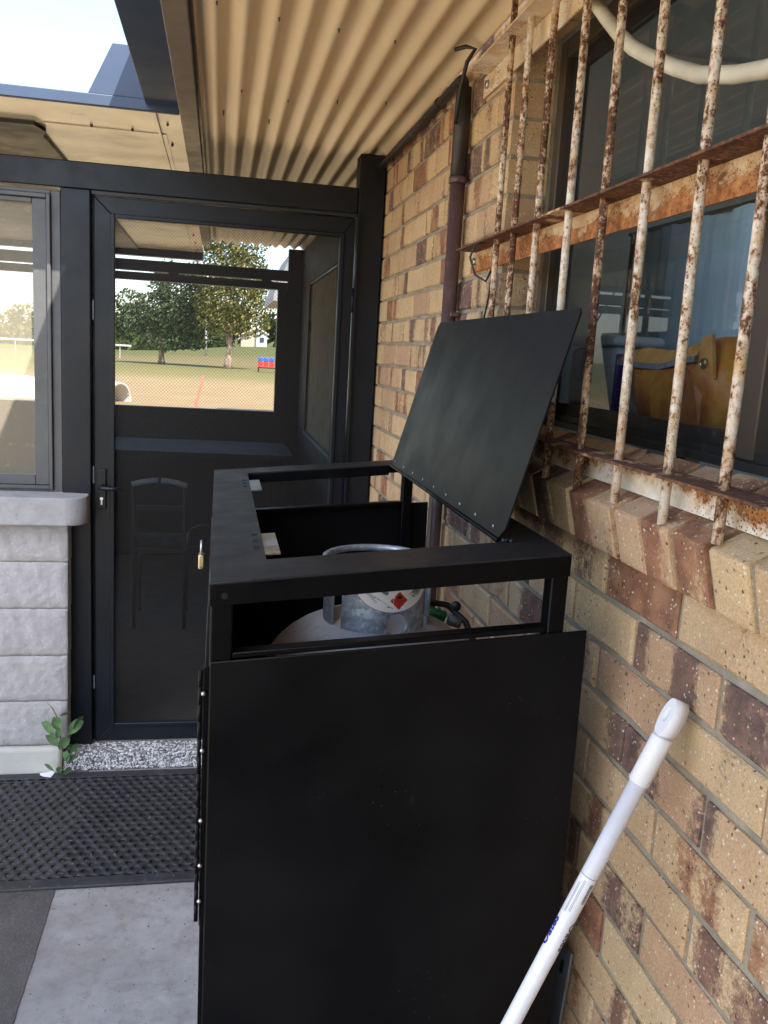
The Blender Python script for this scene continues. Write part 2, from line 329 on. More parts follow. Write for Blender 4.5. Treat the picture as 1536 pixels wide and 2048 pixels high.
t = NT('window_glass')
fr = t.new('ShaderNodeFresnel'); fr.inputs[0].default_value = 1.55
tr = t.new('ShaderNodeBsdfTransparent'); tr.inputs[0].default_value = (0.93, 0.96, 0.97, 1)
gl = t.new('ShaderNodeBsdfGlossy'); gl.inputs['Roughness'].default_value = 0.0
P = t.coord('World')
df = t.new('ShaderNodeBsdfDiffuse'); df.inputs[0].default_value = (0.5, 0.5, 0.5, 1)
m = t.new('ShaderNodeMixShader'); t.link(fr.outputs[0], m.inputs[0]); t.link(tr.outputs[0], m.inputs[1]); t.link(gl.outputs[0], m.inputs[2])
m2 = t.new('ShaderNodeMixShader'); t.link(t.ramp(t.noise(P, 35, 5, 0.8), [(0.5, 0.01), (0.8, 0.09)]), m2.inputs[0]); t.link(m.outputs[0], m2.inputs[1]); t.link(df.outputs[0], m2.inputs[2])
GLASS = t.done(m2.outputs[0])

def foliage(name, lo, mid, hi, spread=1.0):
    t = NT(name); P = t.coord('World')
    a = t.new('ShaderNodeAttribute', attribute_name='rnd').outputs['Fac']
    n = t.math('ADD', t.math('MULTIPLY', a, 0.55), t.math('MULTIPLY', t.noise(P, 0.55, 3), 0.45))
    c = t.ramp(n, [(0.25, lo), (0.5, mid), (0.75, hi)])
    d = t.new('ShaderNodeBsdfDiffuse'); t.link(c, d.inputs[0])
    tl = t.new('ShaderNodeBsdfTranslucent'); t.link(c, tl.inputs[0])
    m = t.new('ShaderNodeMixShader'); m.inputs[0].default_value = 0.28; t.link(d.outputs[0], m.inputs[1]); t.link(tl.outputs[0], m.inputs[2])
    return t.done(m.outputs[0])
F_DARK = foliage('dark_foliage', (0.036, 0.058, 0.028), (0.068, 0.102, 0.048), (0.12, 0.155, 0.07))
F_GOLD = foliage('golden_foliage', (0.055, 0.07, 0.022), (0.13, 0.135, 0.038), (0.32, 0.28, 0.09))
F_BACK = foliage('far_foliage', (0.03, 0.05, 0.018), (0.055, 0.08, 0.028), (0.09, 0.115, 0.04))
BARK = paint('bark', (0.16, 0.11, 0.07), 0.9, 0.4, 5)
BARKPALE = paint('pale_bark', (0.30, 0.22, 0.16), 0.9, 0.5, 4)
POLEW = paint('pale_pole', (0.45, 0.44, 0.42), 0.8, 0.1, 3)
HOUSEW = paint('weatherboard', (0.60, 0.62, 0.66), 0.7, 0.06, 2)
HOUSEW2 = paint('cream_wall', (0.52, 0.45, 0.34), 0.8, 0.08, 2)
ROOFC = paint('roof_cream', (0.58, 0.50, 0.42), 0.6, 0.1, 2)
ROOFG = paint('roof_grey', (0.26, 0.26, 0.27), 0.6, 0.12, 2)
WHITEP = paint('white_paint', (0.55, 0.54, 0.52), 0.5, 0.06, 2)
REDP = paint('red_seat', (0.62, 0.035, 0.03), 0.4, 0.08)
BLUEP = paint('blue_seat', (0.02, 0.12, 0.55), 0.4, 0.08)
REDLINE = paint('red_line_paint', (0.50, 0.13, 0.07), 0.9, 0.2, 2)

t = NT('field'); P = t.coord('World'); sp = t.new('ShaderNodeSeparateXYZ'); t.link(P, sp.inputs[0])
y = t.math('ADD', sp.outputs[1], t.math('MULTIPLY', t.math('SUBTRACT', t.noise(P, 0.16, 5, 0.65), 0.5), 9.0))
mr = t.new('ShaderNodeMapRange'); t.link(y, mr.inputs[0]); mr.inputs[1].default_value = 0; mr.inputs[2].default_value = 140
c = t.ramp(mr.outputs[0], [(0.0, (0.31, 0.225, 0.12)), (0.33, (0.32, 0.235, 0.13)), (0.39, (0.20, 0.18, 0.075)), (0.52, (0.145, 0.145, 0.056)), (0.62, (0.165, 0.152, 0.062)), (0.72, (0.17, 0.13, 0.065)), (0.82, (0.09, 0.11, 0.035)), (1.0, (0.085, 0.105, 0.034))])
c = t.mix(t.ramp(t.noise(P, 0.9, 6, 0.7), [(0.4, 0.0), (0.75, 0.5)]), c, (0.19, 0.155, 0.075))
c = t.mix(t.ramp(t.noise(P, 6, 5, 0.7), [(0.5, 0.0), (0.8, 0.45)]), c, (0.32, 0.24, 0.135))
FIELD = t.done(t.pbr(c, 0.95, 0, t.bump(t.noise(P, 8, 5, 0.7), 0.5, 0.05), 0.1))

# ------------------------------------------------------------------ object helpers
LOC = {}
def tag(o, label=None, cat=None, group=None, kind=None):
    if label: o['label'] = label
    if cat: o['category'] = cat
    if group: o['group'] = group
    if kind: o['kind'] = kind
    return o
def thing(name, loc, label, cat, group=None):
    o = bpy.data.objects.new(name, None); o.empty_display_size = 0.05; COL.objects.link(o)
    o.location = loc; LOC[o.name] = Vector(loc)
    return tag(o, label, cat, group)
def base_of(p):
    v = Vector((0, 0, 0))
    while p is not None: v += p.location; p = p.parent
    return v
class MB:
    """collects geometry in world space"""
    def __init__(s): s.bm = bmesh.new(); s.mi = 0; s.rl = None
    def _f(s, vs, smooth=False):
        try:
            f = s.bm.faces.new(vs)
        except ValueError: return None
        f.material_index = s.mi; f.smooth = smooth
        if s.rl is not None: f[s.rl] = s.rv
        return f
    def box(s, x0, x1, y0, y1, z0, z1, bev=0.0, seg=2):
        v = [s.bm.verts.new((x, y, z)) for x in (x0, x1) for y in (y0, y1) for z in (z0, z1)]
        fs = [s._f([v[i] for i in q]) for q in ((0, 1, 3, 2), (4, 6, 7, 5), (0, 4, 5, 1), (2, 3, 7, 6), (0, 2, 6, 4), (1, 5, 7, 3))]
        if bev:
            es = list({e for f in fs for e in f.edges})
            r = bmesh.ops.bevel(s.bm, geom=es, offset=bev, segments=seg, profile=0.5, affect='EDGES', clamp_overlap=True)
            for f in r['faces']: f.material_index = s.mi; f.smooth = True
        return s
    def hexa(s, P, bev=0.0):
        """8 corners: bottom 4 (ccw) then top 4"""
        v = [s.bm.verts.new(p) for p in P]
        fs = [s._f([v[i] for i in q]) for q in ((3, 2, 1, 0), (4, 5, 6, 7), (0, 1, 5, 4), (1, 2, 6, 5), (2, 3, 7, 6), (3, 0, 4, 7))]
        if bev:
            es = list({e for f in fs if f for e in f.edges})
            r = bmesh.ops.bevel(s.bm, geom=es, offset=bev, segments=2, profile=0.5, affect='EDGES', clamp_overlap=True)
            for f in r['faces']: f.material_index = s.mi; f.smooth = True
        return s
    def prism(s, poly, axis, a0, a1, bev=0.0):
        """poly of 2-d points in the plane normal to axis ('x': (y,z), 'y': (x,z), 'z': (x,y))"""
        def P(p, a):
            return {'x': (a, p[0], p[1]), 'y': (p[0], a, p[1]), 'z': (p[0], p[1], a)}[axis]
        A = [s.bm.verts.new(P(p, a0)) for p in poly]; Bv = [s.bm.verts.new(P(p, a1)) for p in poly]
        n = len(poly); fs = [s._f(A[::-1]), s._f(Bv)]
        for i in range(n): fs.append(s._f([A[i], A[(i+1) % n], Bv[(i+1) % n], Bv[i]]))
        if bev:
            es = list({e for f in fs if f for e in f.edges})
            r = bmesh.ops.bevel(s.bm, geom=es, offset=bev, segments=2, profile=0.5, affect='EDGES', clamp_overlap=True)
            for f in r['faces']: f.material_index = s.mi; f.smooth = True
        return s
    def tube(s, pts, r, n=12, caps=True, smooth=True):
        pts = [Vector(p) for p in pts]
        rr = r if isinstance(r, (list, tuple)) else [r]*len(pts)
        d0 = (pts[1]-pts[0]).normalized()
        up = Vector((0, 0, 1)) if abs(d0.z) < 0.9 else Vector((1, 0, 0))
        u = d0.cross(up).normalized(); rings = []
        for i, p in enumerate(pts):
            d = (pts[min(i+1, len(pts)-1)]-pts[max(i-1, 0)]).normalized()
            u = (u-d*u.dot(d)).normalized(); w = d.cross(u)
            rings.append([s.bm.verts.new(p+(u*math.cos(2*math.pi*k/n)+w*math.sin(2*math.pi*k/n))*rr[i]) for k in range(n)])
        for a, b in zip(rings, rings[1:]):
            for k in range(n): s._f([a[k], a[(k+1) % n], b[(k+1) % n], b[k]], smooth)
        if caps: s._f(rings[0][::-1]); s._f(rings[-1])
        return s
    def lathe(s, cx, cy, prof, n=32, a0=0.0, a1=2*math.pi, smooth=True):
        full = abs(a1-a0-2*math.pi) < 1e-6
        m = n if full else n+1; rings = []
        for r, z in prof:
            rings.append([s.bm.verts.new((cx+r*math.cos(a0+(a1-a0)*k/n), cy+r*math.sin(a0+(a1-a0)*k/n), z)) for k in range(m)])
        for a, b in zip(rings, rings[1:]):
            for k in range(n): s._f([a[k], a[(k+1) % m], b[(k+1) % m], b[k]], smooth)
        return s
    def sphere(s, c, r, n=8, sc=(1, 1, 1)):
        m = Matrix.Translation(c) @ Matrix.Diagonal((sc[0]*r, sc[1]*r, sc[2]*r, 1))
        res = bmesh.ops.create_uvsphere(s.bm, u_segments=n, v_segments=max(4, n//2+1), radius=1, matrix=m)
        for v in res['verts']:
            for f in v.link_faces: f.smooth = True; f.material_index = s.mi
        return s
    def quad(s, a, b, c, d, smooth=False):
        return s._f([s.bm.verts.new(p) for p in (a, b, c, d)], smooth)
    def poly(s, pts): return s._f([s.bm.verts.new(p) for p in pts])
    def use_rnd(s): s.rl = s.bm.faces.layers.float.new('rnd'); s.rv = 0.0; return s
    def build(s, name, mats, parent=None, fixn=True):
        if fixn: bmesh.ops.recalc_face_normals(s.bm, faces=s.bm.faces)
        off = base_of(parent)
        if off.length > 0: bmesh.ops.translate(s.bm, verts=s.bm.verts, vec=-off)
        me = bpy.data.meshes.new(name); s.bm.to_mesh(me); s.bm.free()
        for m in (mats if isinstance(mats, (list, tuple)) else [mats]): me.materials.append(m)
        o = bpy.data.objects.new(name, me); COL.objects.link(o)
        if parent is not None: o.parent = parent
        return o
def dup(o, parent, loc=None):
    c = o.copy(); COL.objects.link(c)
    if parent is not None: c.parent = parent
    if loc is not None: c.location = loc
    return c
def place_at(src, parent, w):
    """copy of a part whose mesh is centred on its own origin, put at world point w"""
    c = dup(src, parent); c.location = Vector(w)-base_of(parent); return c
def part_at(mb, name, mat, parent, origin):
    """part with its own origin (mesh drawn around the world origin)"""
    me_o = mb.build(name, mat, None); me_o.parent = parent; me_o.location = Vector(origin)-base_of(parent); return me_o
def text_bm(txt, size, bold=0.0):
    cu = bpy.data.curves.new('t', 'FONT'); cu.body = txt; cu.size = size; cu.offset = bold; cu.resolution_u = 3
    o = bpy.data.objects.new('t', cu); COL.objects.link(o)
    dg = bpy.context.evaluated_depsgraph_get(); me = o.evaluated_get(dg).to_mesh()
    vs = [v.co.copy() for v in me.vertices]; fs = [tuple(p.vertices) for p in me.polygons]
    o.evaluated_get(dg).to_mesh_clear(); bpy.data.objects.remove(o); bpy.data.curves.remove(cu)
    return vs, fs

# ================================================================== SETTING: ground, floors
g = MB()
ys = [-40, -12, 6.4, 12, 40, 70, 88, 96, 106, 120, 140, 170, 260, 900]
def gz(x, y):
    if y < 7: return -1.46
    if y < 12: return -1.46-0.14*(y-7)/5
    h = -1.6
    if y > 92: h += 2.3*min(1, (y-92)/45)*(0.55+0.45*math.tanh((x+4)/8)) + (0 if y < 170 else (y-170)*0.01)
    return h
xs = [-300, -80, -40, -25, -15, -10, -6, -3, 0, 3, 6, 10, 15, 25, 40, 80, 300]
gv = [[g.bm.verts.new((x, y_, gz(x, y_))) for x in xs] for y_ in ys]
for i in range(len(ys)-1):
    for j in range(len(xs)-1): g._f([gv[i][j], gv[i][j+1], gv[i+1][j+1], gv[i+1][j]], True)
tag(g.build('field', FIELD), kind='structure')
tag(MB().box(-9.0, -2.05, -8.0, 2.30, ZF-0.06, ZF-0.008).build('paving', PAVING), kind='structure')
ae = [(-1.150+random.uniform(-0.0022, 0.0022)+0.0015*math.sin(q*0.23), -8.0+q*0.0335) for q in range(300)]
tag(MB().prism([(-2.05, 2.3)]+[(-2.05, -8.0)]+ae+[(-1.15, 2.3)], 'z', ZF-0.05, ZF+0.003).build('asphalt', ASPHALT), kind='structure')
tag(MB().box(-1.157, 0.0, -8.0, 2.345, ZF-0.10, ZF).build('concrete_floor', CONCRETE), kind='structure')
tag(MB().box(-4.0, 0.0, 2.53, 6.3, ZF-0.06, -1.345).build('porch_floor', ROOMFLOOR), kind='structure')

# pebblecrete step under the door
st = MB().box(-1.262, 0.0, 2.347, 2.53, ZF-0.05, -1.336, 0.01).build('pebble_step', STEPM)
tag(st, kind='structure')
pb = MB().use_rnd()
def pebble(c, r, sc):
    pb.rv = random.random()
    k0 = len(pb.bm.verts)
    res = bmesh.ops.create_icosphere(pb.bm, subdivisions=1, radius=1, matrix=Matrix.Translation(c) @ Matrix.Rotation(random.random()*6, 4, 'Z') @ Matrix.Diagonal((r*sc[0], r*sc[1], r*sc[2], 1)))
    rv = random.random()
    for f in {f for v in res['verts'] for f in v.link_faces}: f.smooth = True; f[pb.rl] = rv
for k in range(2900):
    r = random.uniform(0.0035, 0.0072)
    if k < 1900: pebble((random.uniform(-1.258, -0.55), 2.346+random.uniform(-0.001, 0.001), random.uniform(ZF+0.003, -1.340)), r, (1.3, 0.45, 0.8))
    else: pebble((random.uniform(-1.258, -0.55), random.uniform(2.35, 2.44), -1.3355), r, (1.3, 0.8, 0.4))
tag(pb.build('pebble', PEBBLE, st, fixn=False), kind='stuff')

# ================================================================== BRICK WALL
WALL = thing('brick_wall', (0, 1.2, ZF), 'cream and brown mottled brick wall running back beside the cabinet', 'wall')
JY = 0.84; CH = 0.086; ZTOP = 1.118
mo = MB()
X0, X1 = 0.0065, 0.112
mo.box(X0, X1, 0.8465, 6.35, ZF-0.1, 1.30)
mo.box(X0, X1, -8.0, 0.8465, ZF-0.1, 0.080)
mo.box(X0, X1, -8.0, -1.80, 0.080, 1.30)
mo.box(X0, X1, -1.80, 0.8465, ZTOP+0.006, 1.30)
mo.build('mortar', MORTAR, WALL)
BR = {}
def brick_mesh(L, H=0.0765, D=0.10, seed=0):
    key = (round(L, 4), round(H, 4), seed)
    if key in BR: return BR[key]
    rnd = random.Random(hash(key) & 0xffff)
    bm = bmesh.new(); j = lambda a=0.0012: rnd.uniform(-a, a)
    c = 0.0035; hl, hh = L/2, H/2
    per = []
    nl = 4 if L > 0.15 else 2
    for q in range(nl): per.append((-1+2*q/nl, -1))
    per.append((1, -1))
    for q in range(nl): per.append((1-2*q/nl, 1))
    per.append((-1, 1))
    fr, md, bk = [], [], []
    for s_, u in per:
        ch = abs(rnd.gauss(0, 0.0016)) if rnd.random() < 0.8 else rnd.uniform(0.002, 0.0045)
        fr.append(bm.verts.new((j(0.0006), s_*(hl-c-ch), u*(hh-c-ch))))
        md.append(bm.verts.new((c*1.1, s_*hl+j(), u*(hh-ch*0.4)+j(0.0007))))
        bk.append(bm.verts.new((D, s_*hl, u*hh)))
    n_ = len(per); bm.faces.new(fr)
    for k in range(n_):
        f1 = bm.faces.new([md[k], md[(k+1) % n_], fr[(k+1) % n_], fr[k]]); bm.faces.new([bk[k], bk[(k+1) % n_], md[(k+1) % n_], md[k]])
    bmesh.ops.recalc_face_normals(bm, faces=bm.faces)
    me = bpy.data.meshes.new('brick'); bm.to_mesh(me); bm.free(); me.materials.append(BRICK)
    BR[key] = me; return me
cells = []       # (y0, y1, k)
for k in range(-17, 14):
    off = 0.0 if k % 2 else 0.12
    z = CH*(k+0.5)
    n0 = -14
    for i in range(n0, 27):
        y0, y1 = off+0.24*i, off+0.24*(i+1)
        spans = [(y0, y1)]
        if 1 <= k <= 12:                                    # window opening and sill
            lo, hi = -1.80, JY
            ns = []
            for a, b in spans:
                if b <= lo+0.01 or a >= hi-0.01: ns.append((a, b))
                else:
                    if a < lo-0.02: ns.append((a, lo))
                    if b > hi+0.02: ns.append((hi, b))
            spans = ns
        for a, b in spans:
            if k in (5, 6, 7, 8, 9, 10, 11) or k < 0 or True:
                # second, far window in the porch part of the wall
                if -3 <= k <= 9 and a < 5.30 and b > 3.80:
                    if a < 3.78: b2 = 3.80; a2 = a; cells.append((a2, b2, k))
                    if b > 5.32: cells.append((5.30, b, k))
                    continue
                cells.append((a, b, k))
def in_cabinet(p):
    x, y, _ = p
    return (430 < x < 1140 and y > 1330 and x < 1172-(y-1261)*0.077-10)
cand = []
rest = []
for (a, b, k) in cells:
    pr = project((0.0, (a+b)/2, CH*(k+0.5)))
    ok = False
    if pr and b < 2.52:
        x, y, z = pr
        if -40 < x < 1640 and -60 < y < 2180 and not in_cabinet(pr): ok = True
        if 800 < x < 1120 and 700 < y < 930 and x > 900: ok = False
    (cand if ok else rest).append((a, b, k, pr[2] if pr else 9))
cand.sort(key=lambda c: c[3]/(c[1]-c[0]))
rest += cand[286:]; cand = cand[:286]
for idx, (a, b, k, _) in enumerate(cand):
    me = brick_mesh(b-a-0.0095, seed=idx % 9)
    o = bpy.data.objects.new('brick', me); COL.objects.link(o); o.parent = WALL
    o.location = Vector((random.uniform(-0.0015, 0.0012), (a+b)/2+random.uniform(-0.001, 0.001), CH*(k+0.5)+random.uniform(-0.001, 0.001)))-WALL.location
    o.rotation_euler = (random.uniform(-0.006, 0.006), 0, random.uniform(-0.004, 0.004))
rb = MB().use_rnd()
for (a, b, k, _) in rest:
    rb.rv = random.random(); rb.box(0.0, 0.10, a+0.0048, b-0.0048, CH*k+0.0048, CH*(k+1)-0.0048)
ro = rb.build('brick', BRICK, WALL); ro['kind'] = 'stuff'
# sloping brick-on-edge sill
prof = [(0.104, 0.243), (-0.045, 0.168), (-0.024, 0.0845), (0.05, 0.0845), (0.104, 0.12)]
j = -6
ed = [0.838]+[0.308+0.0913*q for q in range(5, -24, -1)]
ed = [e for e in ed if e > -1.8]
for y1, y0 in zip(ed, ed[1:]):
    if y1-y0 < 0.02: continue
    mb = MB(); dx = random.uniform(-0.002, 0.002); dz = random.uniform(-0.0015, 0.0015)
    mb.prism([(px+dx, pz+dz) for px, pz in prof], 'y', y0+0.0055, y1-0.0055)
    es = [e for e in mb.bm.edges if all(v.co.x < 0.0 for v in e.verts)]
    r = bmesh.ops.bevel(mb.bm, geom=es, offset=0.005, segments=2, profile=0.5, affect='EDGES')
    for v in mb.bm.verts: v.co += Vector((random.uniform(-.0008, .0008), random.uniform(-.0008, .0008), random.uniform(-.0008, .0008)))
    mb.build('sill_brick', BRICK, WALL)
MB().prism([(0.104, 0.236), (-0.037, 0.164), (-0.018, 0.09), (0.104, 0.09)], 'y', -1.80, 0.836).build('sill_mortar', MORTAR, WALL)

# ================================================================== WINDOW in the wall
WIN = thing('window', (0.13, -0.4, 0.245), 'wide aluminium sliding window behind the rusty bars', 'window')
f = MB()
f.box(0.105, 0.165, 0.800, 0.838, 0.247, ZTOP-0.004, 0.003)
f.box(0.105, 0.165, -1.79, -1.75, 0.247, ZTOP-0.004, 0.003)
f.box(0.106, 0.164, -1.75, 0.800, ZTOP-0.045, ZTOP-0.004, 0.003)
f.build('frame', BRONZE, WIN)
f = MB(); f.box(0.100, 0.165, -1.75, 0.800, 0.247, 0.262, 0.002); f.box(0.112, 0.120, -1.75, 0.800, 0.262, 0.275); f.box(0.138, 0.165, -1.75, 0.800, 0.262, 0.278)
f.build('track', WINBLACK, WIN)
f = MB(); f.box(0.122, 0.136, 0.735, 0.799, 0.264, ZTOP-0.046, 0.002); f.build('sash_stile', WINBLACK, WIN)
f = MB(); f.box(0.122, 0.136, -0.04, 0.735, 0.264, 0.300, 0.002); f.box(0.122, 0.136, -0.04, 0.735, ZTOP-0.08, ZTOP-0.046, 0.002); f.build('sash_rail', WINBLACK, WIN)
f = MB(); f.box(0.108, 0.139, -0.085, -0.04, 0.263, ZTOP-0.046, 0.003); f.build('meeting_stile', BRONZE, WIN)
f = MB(); f.quad((0.129, -0.04, 0.300), (0.129, -0.04, ZTOP-0.08), (0.129, 0.735, ZTOP-0.08), (0.129, 0.735, 0.300)); f.build('pane', GLASS, WIN, fixn=False)
f = MB(); f.quad((0.145, -1.75, 0.278), (0.145, -1.75, ZTOP-0.046), (0.145, -0.06, ZTOP-0.046), (0.145, -0.06, 0.278)); f.build('pane', GLASS, WIN, fixn=False)
# room behind
room = MB()
room.box(0.17, 3.2, 1.30, 1.40, -1.4, 1.29); room.box(3.2, 3.3, -3.0, -1.6, -1.4, 1.29); room.box(3.2, 3.3, -1.6, 1.40, -1.4, -0.45); room.box(3.2, 3.3, -1.6, 1.40, 1.0, 1.29); room.box(3.2, 3.3, 1.2, 1.40, -0.45, 1.0)  # far wall's opening is added, unseen, so daylight brightens the room
room.box(0.17, 3.2, -3.1, -3.0, -1.4, 1.29); room.box(0.112, 3.3, -3.1, 1.4, 1.305, 1.40)
tag(room.build('room_wall', ROOMWALL), kind='structure')
tag(MB().box(0.112, 3.2, -3.0, 1.30, -1.5, -1.4).build('room_floor', ROOMFLOOR), kind='structure')
BEN = thing('bench_top', (0.6, 0.0, -1.39), 'dark work bench just inside the window under the orange bag', 'bench')
MB().box(0.20, 0.85, -1.6, 1.28, 0.235, 0.272, 0.004).build('top', ROOMFLOOR, BEN)
for yy in (-1.5, 1.2):
    MB().box(0.25, 0.30, yy, yy+0.05, -1.40, 0.235).build('leg', ROOMFLOOR, BEN); MB().box(0.75, 0.80, yy, yy+0.05, -1.40, 0.235).build('leg', ROOMFLOOR, BEN)
CU = MB(); n = 90
def cur(q): return 0.52+0.010*math.sin(q*0.9)+0.005*math.sin(q*2.3+1)
for q in range(n):
    ya, yb = -1.0+2.21*q/n, -1.0+2.21*(q+1)/n
    CU.quad((cur(q), ya, 0.30), (cur(q), ya, 0.768), (cur(q+1), yb, 0.768), (cur(q+1), yb, 0.30), True)
CUR = thing('curtain', (0.60, -0.1, 0.272), 'pale blue half-height curtain hanging behind the orange bag inside the window', 'curtain')
CU.build('cloth', CURTAIN, CUR, fixn=False)
MB().tube([(0.52, -1.05, 0.772), (0.52, 1.25, 0.772)], 0.006, 8).build('rod', BRONZE, CUR)
for yy in (-1.03, 1.23): MB().tube([(0.52, yy, 0.2725), (0.52, yy, 0.772)], 0.007, 8).build('stand', BRONZE, CUR)

# orange bag on the bench
BAGO = thing('bag', (0.36, 0.5, 0.272), 'crumpled orange bag with a brass eyelet behind the window glass', 'bag')
out = [(0.774, 0.43), (0.632, 0.436), (0.541, 0.431), (0.491, 0.442), (0.426, 0.459), (0.381, 0.463), (0.362, 0.432), (0.309, 0.376), (0.266, 0.331), (0.236, 0.274), (0.386, 0.274), (0.595, 0.274), (0.70, 0.274), (0.745, 0.34)]
cy_, cz_ = 0.50, 0.355
bg_ = MB(); rings = []
for xo, sc in ((0.45, 0.55), (0.43, 0.85), (0.385, 1.0), (0.33, 0.97), (0.305, 0.80), (0.296, 0.45)):
    rings.append([bg_.bm.verts.new((xo+random.uniform(-.006, .006), cy_+(yy-cy_)*sc, max(0.2735, cz_+(zz-cz_)*(sc if zz > 0.3 else 1)))) for yy, zz in out])
for a, b in zip(rings, rings[1:]):
    for q in range(len(out)): bg_._f([a[q], a[(q+1) % len(out)], b[(q+1) % len(out)], b[q]], True)
bg_._f(rings[0]); bg_._f(rings[-1][::-1])
bg_.build('bag_body', BAG, BAGO)
fl = MB()
tops = [(0.77, 0.405, 0.425), (0.66, 0.40, 0.437), (0.56, 0.398, 0.430), (0.47, 0.412, 0.440), (0.42, 0.418, 0.448)]
for (ya, z0, z1), (yb, w0, w1) in zip(tops, tops[1:]): fl.hexa([(0.292, ya, z0), (0.292, yb, w0), (0.318, yb, w0), (0.318, ya, z0), (0.310, ya, z1), (0.310, yb, w1), (0.325, yb, w1), (0.325, ya, z1)])
fl.build('folded_hem', BAGTOP, BAGO)
fl = MB()
for (ya, z0, z1), (yb, w0, w1) in zip(tops, tops[1:]): fl.hexa([(0.289, ya, z0-0.010), (0.289, yb, w0-0.010), (0.30, yb, w0-0.010), (0.30, ya, z0-0.010), (0.290, ya, z0+0.002), (0.290, yb, w0+0.002), (0.30, yb, w0+0.002), (0.30, ya, z0+0.002)])
fl.build('hem_edge', BAGGREY, BAGO)
fl = MB(); fl.hexa([(0.290, 0.345, 0.375), (0.290, 0.405, 0.395), (0.30, 0.405, 0.395), (0.30, 0.345, 0.375), (0.296, 0.378, 0.463), (0.296, 0.415, 0.455), (0.305, 0.415, 0.455), (0.305, 0.378, 0.463)], 0.002); fl.build('corner_tab', BAGTOP, BAGO)
e = MB(); pts = [(0.287, 0.380+0.0085*math.cos(a*math.pi/8), 0.405+0.0085*math.sin(a*math.pi/8)) for a in range(17)]; e.tube(pts, 0.0026, 6, False); e.build('eyelet', BRASS, BAGO)

# white container
JG = thing('container', (0.42, 1.05, 0.272), 'white plastic container with a moulded grip behind the glass left of the bag', 'container')
b = MB(); b.box(0.30, 0.43, 0.812, 1.09, 0.273, 0.438, 0.022, 3); b.build('container_body', JUG, JG)
b = MB(); b.box(0.296, 0.434, 0.808, 1.094, 0.440, 0.466, 0.011, 3); b.build('lid', JUG, JG)
b = MB(); b.tube([(0.299, 1.00, 0.425), (0.290, 1.00, 0.415), (0.288, 1.00, 0.365), (0.297, 1.00, 0.35)], 0.010, 8); b.build('grip', JUG, JG)
b = MB(); b.box(0.300, 0.33, 0.785, 0.803, 0.273, 0.42, 0.004); bo = b.build('blue_carton', BLUE_INK); tag(bo, 'narrow blue carton between the white container and the orange bag', 'carton')

# cream hose hanging in front of the glass
hp = [(0.03, 0.56, 1.112), (0.03, 0.49, 1.075), (0.03, 0.42, 1.02), (0.03, 0.35, 0.967), (0.03, 0.285, 0.925), (0.03, 0.22, 0.892), (0.03, 0.13, 0.850), (0.03, 0.05, 0.817), (0.03, -0.047, 0.790), (0.03, -0.124, 0.775), (0.03, -0.25, 0.772), (0.03, -0.42, 0.80), (0.03, -0.6, 0.87), (0.03, -0.8, 1.0), (0.03, -0.9, 1.115)]
tag(MB().tube(hp, 0.0125, 12).build('hose', HOSE), 'cream flexible hose drooping between the bars and the window', 'hose')

# ================================================================== WINDOW GRILLE
GR = thing('window_grille', (-0.04, 0.0, 0.17), 'rusty white steel security grille bolted over the window', 'window grille')
def rail(z, y1, m_leg, m_fl, zleg=0.048):
    m = MB(); m.box(-0.060, -0.0045, -2.1, y1, z, z+0.0045, 0.0008); m.build('flange', m_fl, GR)
    m = MB(); m.box(-0.0085, -0.0035, -2.1, y1+0.03, z-zleg, z-0.0006, 0.0008); return m.build('rail', m_leg, GR)
rail(0.240, 0.93, RUST_LIGHT, RUST_BROWN, 0.046)
rail(0.660, 1.04, RUST_ORANGE, RUST_BROWN, 0.050)
rail(1.092, 1.04, CREAM_RAIL, CREAM_RAIL, 0.050)
by = [0.77, 0.655, 0.51, 0.345, 0.198, 0.050, -0.108, -0.250, -0.395, -0.54, -0.69, -0.84]
b0 = MB().tube([(0, 0, -0.5), (0, 0, -0.25), (0, 0, 0.0), (0, 0, 0.25), (0, 0, 0.5)], 0.0073, 12)
b0 = part_at(b0, 'bar', RUST_BAR, GR, (-0.036, by[0], 0.672))
for yy in by[1:]:
    c = place_at(b0, GR, (-0.036+random.uniform(-.001, .001), yy, 0.672+random.uniform(-.006, .006))); c.rotation_euler = (random.uniform(-.004, .004), random.uniform(-.004, .004), random.random()*6)
for z in (0.636, 1.066):
    m = MB().tube([(-0.0088, 1.03, z), (-0.016, 1.03, z)], 0.010, 6); m.build('bolt', STEEL, GR)

# cable ties / wire ends
tag(MB().tube([(-0.030, 0.83, 0.665), (-0.066, 0.845, 0.655), (-0.074, 0.85, 0.625), (-0.062, 0.84, 0.585), (-0.04, 0.82, 0.57), (-0.028, 0.815, 0.60)], 0.0028, 6).build('cable_tie', CABLE), 'black cable tie looped round the rusty middle rail at its wall end', 'cable tie')
tag(MB().tube([(-0.014, 0.92, 0.45), (-0.020, 0.86, 0.52), (-0.03, 0.81, 0.573)], 0.0022, 6).build('wire', CABLE), 'thin black wire poking out over the bricks below the middle rail', 'wire')

